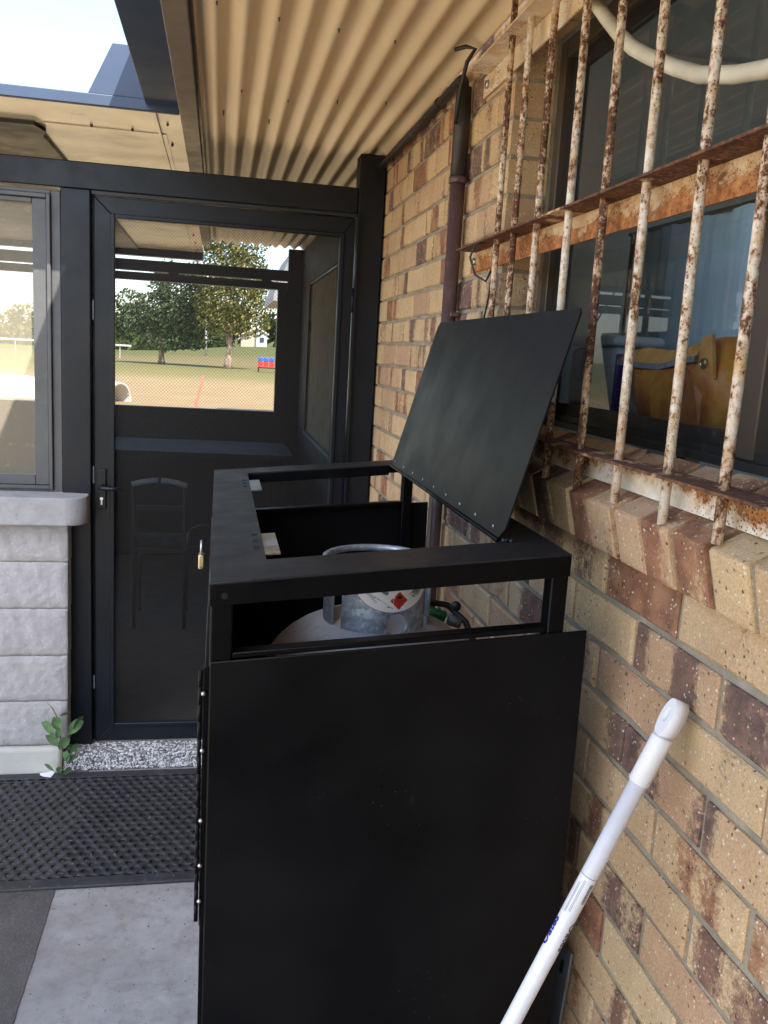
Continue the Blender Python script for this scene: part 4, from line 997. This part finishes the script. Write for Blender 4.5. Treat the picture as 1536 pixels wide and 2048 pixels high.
# front shroud plate with a round hole
hw = 0.083; zlo, zhi = -0.112, 0.024; hu, hz, hr = 0.019, -0.0650, 0.0185
sp_ = MB(); NR, NS = 6, 48; rows = []
def ray_rect(a):
    dx, dz = math.cos(a), math.sin(a); tt = 1e9
    if dx > 1e-9: tt = min(tt, (hw-hu)/dx)
    if dx < -1e-9: tt = min(tt, (-hw-hu)/dx)
    if dz > 1e-9: tt = min(tt, (zhi-hz)/dz)
    if dz < -1e-9: tt = min(tt, (zlo-hz)/dz)
    return tt
angs = sorted([i*2*math.pi/NS for i in range(NS)]+[math.atan2(zz-hz, uu-hu) % (2*math.pi) for uu in (-hw, hw) for zz in (zlo, zhi)])
for a in angs:
    tmax = ray_rect(a); rows.append([sp_.bm.verts.new(bend(hu+math.cos(a)*(hr+(tmax-hr)*q/NR), hz+math.sin(a)*(hr+(tmax-hr)*q/NR))) for q in range(NR+1)])
for q in range(len(rows)):
    a, b = rows[q], rows[(q+1) % len(rows)]
    for k in range(NR): sp_._f([a[k], b[k], b[k+1], a[k+1]], True)
po = sp_.build('collar_plate', SPANGLE, GB); md = po.modifiers.new('t', 'SOLIDIFY'); md.thickness = 0.003; md.offset = -1
for s0, s1 in ((1.10, 2.30), (-2.30, -1.10)):
    m = MB(); prf = [(RC, -0.112), (RC, -0.02), (RC, 0.024)]
    m.lathe(BX, BY, prf, 16, -math.pi/2+s0, -math.pi/2+s1); o_ = m.build('collar_plate', SPANGLE, GB, fixn=False); md = o_.modifiers.new('t', 'SOLIDIFY'); md.thickness = 0.003
m = MB(); pts = [(BX+RC*math.cos(2*math.pi*q/40), BY+RC*math.sin(2*math.pi*q/40), 0.026) for q in range(41)]; m.tube(pts, 0.0062, 10, False); m.build('collar_ring', SPANGLE, GB)
m = MB(); m.tube([(BX, BY, -0.085), (BX, BY, -0.01)], 0.018, 12); m.tube([(BX, BY, -0.02), (BX+0.05, BY, -0.02)], 0.012, 10); m.tube([(BX, BY, -0.01), (BX, BY, 0.012)], 0.028, 10); m.build('valve', BRASS, GB)
# warning label (only its lower part shows under the cabinet rail)
lc_u, lc_z, lr_u, lr_z = 0.010, 0.006, 0.070, 0.050
def label_mesh(scale, o, name, mat, parent):
    m = MB(); n_ = 40; ctr = m.bm.verts.new(bend(lc_u, lc_z if lc_z < zhi else zhi, o)); rg = []
    for fr_ in (0.5, 1.0):
        rg.append([m.bm.verts.new(bend(lc_u+lr_u*scale*fr_*math.cos(2*math.pi*q/n_), min(zhi-0.004, lc_z+lr_z*scale*fr_*math.sin(2*math.pi*q/n_)), o)) for q in range(n_)])
    for q in range(n_):
        m._f([ctr, rg[0][q], rg[0][(q+1) % n_]], True); m._f([rg[0][q], rg[1][q], rg[1][(q+1) % n_], rg[0][(q+1) % n_]], True)
    return m.build(name, mat, parent, fixn=False)
label_mesh(1.0, 0.0006, 'label_border', PINK_INK, po); LB = label_mesh(0.975, 0.0010, 'label', LABEL, po)
def flat(pts, o, name, mat, parent):
    m = MB(); m.poly([bend(u, min(z, zhi-0.002), o) for u, z in pts]); return m.build(name, mat, parent, fixn=False)
du, dz = 0.020, -0.0225; dd = 0.0160
flat([(du, dz-dd), (du+dd, dz), (du, dz+dd), (du-dd, dz)], 0.0013, 'hazard_diamond', RED_INK, po)
flat([(du-0.0045, dz+0.0035), (du-0.005, dz+0.006), (du-0.0028, dz+0.0085), (du-0.0018, dz+0.0075), (du, dz+0.0128), (du+0.002, dz+0.0085), (du+0.0032, dz+0.0098), (du+0.0052, dz+0.0055), (du+0.003, dz+0.0028), (du-0.002, dz+0.0028)], 0.0017, 'flame_mark', BLACK_INK, po)
def bent_text(txt, size, u, z, ang, mat, bold=0.0, center=True):
    vs, fs = text_bm(txt, size, bold)
    if not vs: return
    wd = max(v.x for v in vs)
    m = MB(); ca, sa = math.cos(ang), math.sin(ang)
    bv = [m.bm.verts.new(bend(u+(v.x-(wd/2 if center else 0))*ca-v.y*sa, z+(v.x-(wd/2 if center else 0))*sa+v.y*ca, 0.0020)) for v in vs]
    for f_ in fs: m._f([bv[i] for i in f_])
    m.build('label_text', mat, po, fixn=False)
bent_text('FLAMMABLE', 0.0034, du, dz-0.0015, 0, BLACK_INK); bent_text('GAS', 0.0034, du, dz-0.005, 0, BLACK_INK); bent_text('2', 0.0045, du, dz-0.0125, 0, BLACK_INK)
bent_text('LP GASES', 0.0070, -0.014, -0.0065, -0.42, BLACK_INK, 0.0003); bent_text('1075', 0.0065, -0.036, -0.0045, -0.62, BLACK_INK, 0.0003)
for q in range(5): flat([(-0.040+0.004*q, -0.0075-0.0040*q), (-0.014+0.006*q, -0.0195-0.0040*q), (-0.014+0.006*q, -0.0204-0.0040*q), (-0.040+0.004*q, -0.0085-0.0040*q)], 0.0016, 'label_line', GREY_INK, po)
for q in range(5): flat([(0.037+0.004*q, -0.013+0.002*q), (0.050+0.003*q, -0.004+0.001*q), (0.0505+0.003*q, -0.0050+0.001*q), (0.0375+0.004*q, -0.014+0.002*q)], 0.0016, 'label_line', GREY_INK, po)
flat([(-0.001, -0.0325), (0.008, -0.034), (0.008, -0.0353), (-0.001, -0.0338)], 0.0016, 'label_line', RED_INK, po)
# hose with green fitting
GH = thing('gas_hose', (-0.2, 0.40, -0.15), 'black gas hose with a green fitting between the bottle and the brick wall', 'hose')
MB().tube([(BX+0.05, BY+0.02, -0.02), (-0.27, 0.36, -0.075), (-0.235, 0.395, -0.092), (-0.195, 0.40, -0.10), (-0.165, 0.37, -0.125), (-0.15, 0.32, -0.17), (-0.15, 0.29, -0.26)], 0.0065, 8).build('hose_tube', CABLE, GH)
MB().tube([(-0.245, 0.385, -0.105), (-0.205, 0.375, -0.118)], 0.011, 10).build('fitting', GREEN_PL, GH)
MB().tube([(-0.200, 0.372, -0.120), (-0.175, 0.365, -0.128)], [0.013, 0.009], 10).build('nut', ZINC, GH)
MB().sphere((-0.180, 0.392, -0.100), 0.011, 10).build('regulator', CABLE, GH)

# ================================================================== BROOM HANDLE
Pt = Vector((-0.0275, -0.189, -0.076)); Pb = Vector((-0.545, -0.141, ZF+0.016))
ax = (Pb-Pt).normalized(); LEN = (Pb-Pt).length
PO = thing('broom_handle', (Pb.x, Pb.y, ZF), 'white plastic broom pole with blue lettering leaning against the brick wall', 'broom handle')
tow = (CAM-Pt); e1 = (tow-ax*tow.dot(ax)).normalized(); e2 = ax.cross(e1)       # e1 faces the viewer
def pp(l, a, r): return Pt+ax*l+(e1*math.cos(a)+e2*math.sin(a))*r
MB().tube([Pt+ax*l for l in (0.105, 0.6, LEN)], 0.0126, 24).build('pole', WHITE_PLASTIC, PO)
m = MB(); m.tube([Pt+ax*l for l in (0.038, 0.041, 0.06, 0.111, 0.113)], [0.0142, 0.0149, 0.0149, 0.0149, 0.0136], 24); m.build('grip', WHITE_GRIP, PO)
# flattened hanging loop at the tip
m = MB(); n_ = 24; hxw, hl_ = 0.0155, 0.040
for sgn in (1,):
    oc, ic = [], []
    nrm = (e1*0.55+e2*0.83).normalized(); side = ax.cross(nrm)
    for q in range(n_):
        a = 2*math.pi*q/n_
        oc.append((0.012+0.030*math.cos(a), 0.0143*math.sin(a))); ic.append((0.006+0.0115*math.cos(a), 0.0062*math.sin(a)))
    ring = lambda L, d: [m.bm.verts.new(Pt+ax*l+side*w_+nrm*d) for l, w_ in L]
    o1, o2, i1, i2 = ring(oc, 0.011), ring(oc, -0.011), ring(ic, 0.011), ring(ic, -0.011)
    for q in range(n_):
        q1 = (q+1) % n_
        m._f([o1[q], o1[q1], i1[q1], i1[q]]); m._f([o2[q], i2[q], i2[q1], o2[q1]]); m._f([o1[q], o2[q], o2[q1], o1[q1]], True); m._f([i1[q], i1[q1], i2[q1], i2[q]], True)
m.build('hanging_loop', WHITE_GRIP, PO)
m = MB(); m.tube([Pt+ax*0.265, Pt+ax*0.266], 0.01278, 24, False); m.tube([Pt+ax*0.266, Pt+ax*0.405], 0.01270, 24, False); POL = m.build('printed_sleeve', WHITE_PLASTIC, PO)
m = MB(); m.tube([Pt+ax*0.2640, Pt+ax*0.2650], 0.01282, 24, False); m.build('sleeve_seam', GREY_INK, PO)
def pole_text(txt, size, l, a, mat, flip=False, bold=0.0):
    vs, fs = text_bm(txt, size, bold); m = MB()
    sg = -1 if not flip else 1
    bv = [m.bm.verts.new(pp(l+sg*v.x, a-sg*v.y/0.0128, 0.01305)) for v in vs]
    for f_ in fs: m._f([bv[i] for i in f_])
    m.build('lettering', mat, PO, fixn=False)
def pole_patch(l0, l1, a0, a1, mat, name='print_line'):
    m = MB(); n_ = 4
    for q in range(n_):
        aa, ab = a0+(a1-a0)*q/n_, a0+(a1-a0)*(q+1)/n_
        m.quad(pp(l0, aa, 0.01300), pp(l1, aa, 0.01300), pp(l1, ab, 0.01300), pp(l0, ab, 0.01300))
    m.build(name, mat, PO, fixn=False)
LS = 1.0  # +1: the viewer's left is +angle
pole_text('Oates', 0.0195, 0.3865, 0.78, BLUE_INK, False, 0.0006)
pole_text('Oates', 0.0195, 0.336, -0.86, NAVY_INK, True, 0.0003)
for a in (0.62, 0.48): pole_patch(0.276, 0.325, a, a+0.05, GREY_INK)
for a in (0.16, 0.02): pole_patch(0.270, 0.322, a, a+0.05, GREY_INK)
l = 0.272; rr_ = random.Random(3)
while l < 0.303:
    w_ = rr_.choice((0.0005, 0.0008, 0.0012)); pole_patch(l, l+w_, -0.62, -1.02, BLACK_INK, 'barcode_bar'); l += w_+rr_.choice((0.0006, 0.0010))

# galvanised bar beside the cabinet
BA = thing('steel_bar', (-0.03, 0.12, ZF), 'slotted grey steel bar standing against the wall behind the broom handle', 'bar')
m = MB(); m.hexa([(-0.055, 0.085, ZF), (-0.055, 0.150, ZF), (-0.050, 0.150, ZF), (-0.050, 0.085, ZF), (-0.016, 0.066, -0.645), (-0.016, 0.122, -0.660), (-0.011, 0.122, -0.660), (-0.011, 0.066, -0.645)], 0.001); m.build('flat_bar', ZINC, BA)
m = MB(); m.hexa([(-0.0205, 0.086, -0.700), (-0.0205, 0.098, -0.703), (-0.0170, 0.098, -0.703), (-0.0170, 0.086, -0.700), (-0.0192, 0.086, -0.675), (-0.0192, 0.096, -0.678), (-0.0160, 0.096, -0.678), (-0.0160, 0.086, -0.675)]); m.build('slot', HOLE, BA)

# ================================================================== PORCH behind the door
FS = thing('porch_screen', (-1.6, 5.97, -1.345), 'dark framed screen wall at the far end of the porch', 'screen wall')
y0, y1 = 5.95, 6.03
m = MB(); m.box(-0.128, -0.001, y0, y1, -1.345, 1.17); m.build('post', DARK_BEAM, FS)
m = MB(); m.box(-0.205, -0.129, y0, y1, -1.345, 0.849); m.build('post', DARK_BEAM, FS)
m = MB(); m.box(-3.6, -0.129, y0, y1, 0.85, 0.908); m.build('rail', DARK_BEAM, FS)
m = MB(); m.box(-3.6, -0.129, y0, y1, 0.922, 1.003); m.build('rail', DARK_BEAM, FS)
for xx in (-1.02, -0.30): m = MB(); m.box(xx-0.04, xx+0.04, y0+0.002, y1-0.002, 0.906, 0.924); m.build('spacer', DARK_BEAM, FS)
m = MB(); m.box(-3.6, -0.206, y0, y1, -1.345, -0.126); m.build('lower_panel', DARK_BEAM, FS)
m = MB(); m.box(-1.74, -1.68, y0+0.003, y1-0.003, -0.126, 0.85); m.build('mullion', DARK_BEAM, FS) if False else m.bm.free()
PW = thing('porch_window', (0.02, 4.55, -0.21), 'dark window in the brick wall inside the porch', 'window')
m = MB(); m.box(0.02, 0.06, 3.80, 3.84, -0.21, 0.86); m.box(0.02, 0.06, 5.26, 5.30, -0.21, 0.86); m.box(0.021, 0.059, 3.84, 5.26, 0.82, 0.86); m.box(0.021, 0.059, 3.84, 5.26, -0.21, -0.17); m.build('frame', DARK_BEAM, PW)
m = MB(); m.box(0.045, 0.05, 3.84, 5.26, -0.17, 0.82); m.build('pane', paint('dark_glass', (0.012, 0.012, 0.014), 0.08), PW)
m = MB(); m.box(-0.02, 0.04, 3.75, 5.35, -0.232, -0.212); m.build('sill', ZINC, PW)
m = MB(); m.box(-0.012, 0.04, 3.75, 5.35, 0.862, 0.874); m.build('lintel', ZINC, PW)
REAR = thing('added_rear_screen', (-0.6, -3.05, ZF), 'unseen dark panelled screen added behind the viewer to darken the cabinet panel', 'wall')  # unseen screen, added to darken what the cabinet panel reflects
for q in range(5): MB().box(-1.16+q*0.23, -0.934+q*0.23 if q < 4 else -0.01, -3.08, -3.03, ZF, 1.165, 0.003).build('panel', DARK_BEAM, REAR)
PSW = thing('added_porch_side_wall', (-3.62, 4.3, -1.345), 'unseen dark panelled wall added at the far side to darken the porch', 'wall')  # unseen wall, added to shut out side light and dim the porch
for q in range(7): MB().box(-3.66, -3.61, 2.54+q*0.485, 3.02+q*0.485, -1.345, 1.14, 0.003).build('panel', DARK_BEAM, PSW)
PL2 = thing('porch_shade_sheet', (-0.01, 4.2, -1.345), 'dark sheet added over the porch bricks to stand in for shade', 'wall')  # dark sheet over the bricks, added in place of porch shade
for (ya, yb, za, zb_) in ((2.535, 3.79, -1.345, 1.165), (5.31, 5.945, -1.345, 1.165), (3.795, 5.305, -1.345, -0.236), (3.795, 5.305, 0.878, 1.165)): MB().box(-0.016, -0.003, ya, yb, za, zb_, 0.002).build('panel', SHADE_SHEET, PL2)
TB = thing('table', (-0.8, 4.9, -1.345), 'dark table standing inside the porch behind the mesh door', 'table')
m = MB(); m.box(-1.55, -0.15, 4.55, 5.35, -0.350, -0.315, 0.004); m.build('table_top', TABLE, TB)
for xx in (-1.48, -0.27):
    for yy_ in (4.62, 5.23): m = MB(); m.box(xx, xx+0.05, yy_, yy_+0.05, -1.345, -0.350); m.build('leg', TABLE, TB)
CHR = thing('chair', (-0.98, 4.0, -1.345), 'dark chair with a pale curved top rail behind the mesh door', 'chair')
for xx in (-1.13, -0.835): m = MB(); m.tube([(xx, 4.03, -1.345), (xx, 4.01, -0.80), (xx*1.0, 3.98, -0.45)], 0.013, 8); m.build('leg', CHAIRD, CHR)
for xx in (-1.13, -0.835): m = MB(); m.tube([(xx, 4.42, -1.345), (xx, 4.40, -0.84)], 0.013, 8); m.build('leg', CHAIRD, CHR)
m = MB(); m.box(-1.15, -0.815, 4.00, 4.44, -0.86, -0.83, 0.008); m.build('seat', CHAIRD, CHR)
for sa, sb in ((-1.14, -0.99), (-0.975, -0.825)):
    m = MB(); pts = [(sa+(sb-sa)*q/8, 3.975, -0.445+0.028*math.sin(math.pi*(sa+(sb-sa)*q/8+1.14)/0.315)) for q in range(9)]; m.tube(pts, 0.017, 8); m.build('top_rail', CHAIRW, CHR)
m = MB(); m.box(-1.12, -0.845, 3.985, 4.0, -0.60, -0.57); m.build('back_rail', CHAIRD, CHR)

# ================================================================== FAR SCENE
def tree(name, label, base, trunk_h, tr, lobes, nleaf, lsz, fmat, bmat, group=None, cat='tree', seed=1, limbs=6):
    rnd = random.Random(seed); T = thing(name, base, label, cat, group)
    bx, by, bz = base; m = MB()
    pts = [(bx+rnd.uniform(-.08, .08)*q*tr*2, by, bz+trunk_h*q/6) for q in range(7)]
    m.tube(pts, [tr*(1.35 if q == 0 else 1.0-0.1*q) for q in range(7)], 8)
    for q in range(limbs):
        lb = lobes[q % len(lobes)]; h0 = bz+trunk_h*rnd.uniform(0.45, 0.95)
        m.tube([(bx, by, h0), (bx+(lb[0])*0.5, by+lb[1]*0.5, (h0+bz+lb[2])/2+0.2), (bx+lb[0], by+lb[1], bz+lb[2])], [tr*0.4, tr*0.25, tr*0.08], 5)
    m.build('trunk', bmat, T)
    m = MB().use_rnd(); wts = [l[3]*l[4]*l[5] for l in lobes]
    for q in range(nleaf):
        lb = rnd.choices(lobes, wts)[0]
        while True:
            d = Vector((rnd.uniform(-1, 1), rnd.uniform(-1, 1), rnd.uniform(-1, 1)))
            if d.length <= 1: break
        d *= (d.length**-0.35 if d.length > 0.05 else 1)
        wob = 1+0.18*math.sin(d.x*7+q % 5)*math.cos(d.z*6)
        c = Vector((bx+lb[0]+d.x*lb[3]*wob, by+lb[1]+d.y*lb[4]*wob, bz+lb[2]+d.z*lb[5]*wob))
        s_ = lsz*rnd.uniform(0.6, 1.5); n1 = Vector((rnd.gauss(0, 1), rnd.gauss(0, 1), rnd.gauss(0, 1))).normalized()
        a = n1.orthogonal().normalized(); b = n1.cross(a)
        m.rv = rnd.random()
        m.quad(c-a*s_, c-b*s_*0.6, c+a*s_, c+b*s_*0.6)
    m.build('crown', fmat, T, fixn=False)
    return T
tree('evergreen_tree', 'dark spreading evergreen tree standing on the field left of the golden tree', (-5.75, 80, -1.6), 2.6, 0.30,
     [(0.3, 0, 4.6, 2.9, 2.3, 2.0), (1.4, 0, 6.6, 2.6, 2.1, 1.9), (-1.8, 0.5, 3.9, 2.7, 2.0, 1.3), (2.3, 0, 3.9, 2.5, 2.0, 1.5), (0.3, -0.5, 2.2, 2.2, 1.8, 1.0), (-2.8, 0, 5.4, 1.5, 1.4, 1.0), (3.3, 0, 6.3, 1.6, 1.4, 1.5), (2.6, 0.3, 2.2, 1.5, 1.3, .8), (0.6, 0, 8.0, 1.7, 1.5, 1.1)], 11500, 0.135, F_DARK, BARK, seed=3)
tree('golden_tree', 'tall golden autumn tree with a pale trunk standing on the green grass', (0.1, 77, -1.6), 3.8, 0.33,
     [(0.1, 0, 6.0, 2.9, 2.4, 2.1), (-0.6, 0, 8.4, 2.8, 2.4, 2.4), (1.2, 0, 8.0, 2.6, 2.2, 2.2), (0.4, 0, 11.0, 2.9, 2.3, 2.0), (-1.8, 0, 11.4, 1.9, 1.6, 1.6), (2.2, 0, 5.2, 1.5, 1.4, 1.2), (-1.9, 0, 5.6, 1.3, 1.3, 1.2), (-0.5, 0, 4.3, 2.4, 2.0, 1.5), (1.5, 0, 4.0, 2.1, 1.9, 1.3), (3.0, 0, 6.5, 1.5, 1.4, 1.5)], 12500, 0.125, F_GOLD, BARKPALE, seed=5)
bt = 0
labs = ['leftmost far green tree beyond the left end of the white rail', 'second far green tree from the left, above the white rail fence', 'far green tree behind the middle of the white rail fence', 'far green tree behind the right end of the white rail fence', 'far green tree directly behind the dark evergreen', 'far green tree behind the thin pale power pole', 'far green tree behind the golden tree trunk', 'far green tree just right of the pale gabled house', 'second far green tree right of the pale gabled house', 'rightmost far green tree well right of the pale gabled house']
for (px, py, w_, h_) in ((-34, 168, 8, 8), (-25, 172, 7, 9.5), (-17.5, 165, 6, 7.5), (-11, 170, 5.5, 9), (-6, 158, 4.5, 8.5), (-1.5, 165, 4.5, 9.5), (1.8, 160, 3.6, 9), (9.8, 168, 4.2, 7.0), (15, 172, 5, 8), (22, 170, 6, 8.5)):
    bt += 1
    lab = ['tallest', 'broad', 'low', 'round', 'dense', 'narrow', 'loose', 'small', 'pale', 'wide']
    z_ = gz(px, py)
    tree('background_tree', labs[bt-1], (px, py, z_), h_*0.3, 0.25,
         [(0, 0, h_*0.55, w_*0.6, w_*0.5, h_*0.38), (w_*0.4, 0, h_*0.38, w_*0.4, w_*0.4, h_*0.32), (-w_*0.4, 0, h_*0.42, w_*0.42, w_*0.4, h_*0.34)], 900, 0.42, F_BACK, BARK, group='trees in the far tree line', seed=20+bt, limbs=3)
# shrubs at the foot of the tree line
sb = MB().use_rnd(); rnd = random.Random(9)
for q in range(5200):
    px = rnd.uniform(-45, 26); py = rnd.uniform(150, 160); zb_ = gz(px, py); s_ = rnd.uniform(0.25, 0.6)
    if 1.5 < px < 9: continue
    c = Vector((px, py, zb_+rnd.random()**1.5*3.2)); n1 = Vector((rnd.gauss(0, 1), rnd.gauss(0, 1), rnd.gauss(0, 1))).normalized(); a = n1.orthogonal().normalized(); b = n1.cross(a); sb.rv = rnd.random()
    sb.quad(c-a*s_, c-b*s_*0.6, c+a*s_, c+b*s_*0.6)
tag(sb.build('scrub', F_BACK, fixn=False), kind='stuff')

HS = thing('house', (5.2, 150, 0.75), 'small pale weatherboard house with a gable on the far rise', 'house')
zh = gz(5.2, 148)-0.3
m = MB(); m.prism([(2.9, zh), (5.4, zh), (5.4, 3.5), (2.9, 2.2)], 'y', 149.5, 153); m.build('wall', HOUSEW2, HS)
m = MB(); m.prism([(5.42, zh), (7.2, zh), (7.2, 2.7), (5.42, 3.65)], 'y', 149, 153); m.build('wall', HOUSEW, HS)
m = MB(); m.prism([(7.5, 2.50), (7.5, 2.75), (5.35, 3.95), (2.5, 2.3), (2.5, 2.05), (5.35, 3.68)], 'y', 148.7, 153.3); m.build('roof', ROOFC, HS)
m = MB(); m.box(6.0, 6.7, 148.9, 149.0, 1.3, 2.1); m.build('window', GUTTER, HS)
NH = thing('neighbour_building', (2.0, 21, -1.6), 'grey roofed building corner at the right edge of the far view', 'building')
m = MB(); m.box(1.02, 4.3, 20.3, 24, -1.60, 1.73); m.build('wall', HOUSEW2, NH)
m = MB(); m.prism([(0.58, 1.50), (0.58, 1.655), (1.0, 2.71), (4.3, 2.86), (4.3, 1.68)], 'y', 20, 24.4); m.build('roof', ROOFG, NH)
PP = thing('power_pole', (-2.3, 110, gz(-2.3, 110)), 'thin pale power pole between the two big trees', 'pole')
m = MB(); m.tube([(-2.3, 110, gz(-2.3, 110)-0.1), (-2.35, 110, 4.6)], [0.15, 0.11], 8); m.build('pole', POLEW, PP)
m = MB(); m.box(-3.0, -1.7, 109.9, 110.05, 4.1, 4.22); m.build('cross_arm', POLEW, PP)
FR = thing('rail_fence', (-13, 95, -1.6), 'white rail fence at the left edge of the field', 'fence')
m = MB(); m.box(-24, -9.8, 94.95, 95.05, -0.28, -0.10); m.build('rail', WHITEP, FR)
for q in range(6): m = MB(); m.box(-24+q*2.6, -23.92+q*2.6, 95.06, 95.14, -1.62, -0.1); m.build('post', POLEW, FR)
# half-pipe shelter
TK = thing('half_pipe_shelter', (-5.5, 27.5, -1.6), 'white curved half pipe shelter lying on the dry field', 'shelter')
m = MB(); n_ = 16; rings = []
A0, A1 = Vector((-9.5, 29.6, -1.6)), Vector((-3.72, 27.6, -1.6)); dv = (A1-A0).normalized(); nv = Vector((-dv.y, dv.x, 0))
for pt in (A0, A1):
    for rr in (0.66, 0.60): rings.append([m.bm.verts.new(pt+nv*rr*1.25*math.cos(math.pi*q/n_)+Vector((0, 0, rr*1.0*math.sin(math.pi*q/n_)))) for q in range(n_+1)])
for q in range(n_):
    m._f([rings[0][q], rings[0][q+1], rings[2][q+1], rings[2][q]], True); m._f([rings[1][q], rings[3][q], rings[3][q+1], rings[1][q+1]], True); m._f([rings[2][q], rings[2][q+1], rings[3][q+1], rings[3][q]])
m.build('shell', WHITEP, TK, fixn=False)
m = MB()
for q in range(9):
    l0 = A0.lerp(A1, (q+0.5)/9.5)
    m.tube([l0+nv*0.67*1.25*math.cos(math.pi*k/10)+Vector((0, 0, 0.67*math.sin(math.pi*k/10))) for k in range(11)], 0.012, 5)
m.build('rib', WHITEP, TK)
# bench of seats
SB = thing('seat_bench', (4.2, 72, -1.6), 'row of red and blue plastic seats on a black bench frame', 'bench')
m = MB(); m.box(2.45, 5.85, 71.6, 72.1, -1.28, -1.2); m.build('beam', CHAIRD, SB)
for xx in (2.5, 5.65): m = MB(); m.box(xx, xx+0.1, 71.6, 72.3, -1.62, -1.28); m.build('leg', CHAIRD, SB)
for q in range(7):
    xx = 2.7+q*0.46
    m = MB(); m.box(xx-0.2, xx+0.2, 71.6, 72.05, -1.2, -1.1, 0.03); m.box(xx-0.2, xx+0.2, 72.05, 72.12, -1.15, -0.72, 0.03); m.build('seat', REDP, SB)
    m = MB(); m.box(xx-0.19, xx+0.19, 72.02, 72.13, -0.72, -0.38, 0.05); m.build('seat_back', BLUEP, SB)
# painted red line
rl = MB(); prev = None
for q in range(25):
    y_ = 20+q*1.55; xc = -1.37-0.0088*(y_-27)+0.03*math.sin(q*1.7); hw_ = 0.042+0.0006*(y_-20)
    cur = (rl.bm.verts.new((xc-hw_, y_, -1.594)), rl.bm.verts.new((xc+hw_, y_, -1.594)))
    if prev: rl._f([prev[0], prev[1], cur[1], cur[0]])
    prev = cur
tag(rl.build('painted_line', REDLINE), kind='structure')
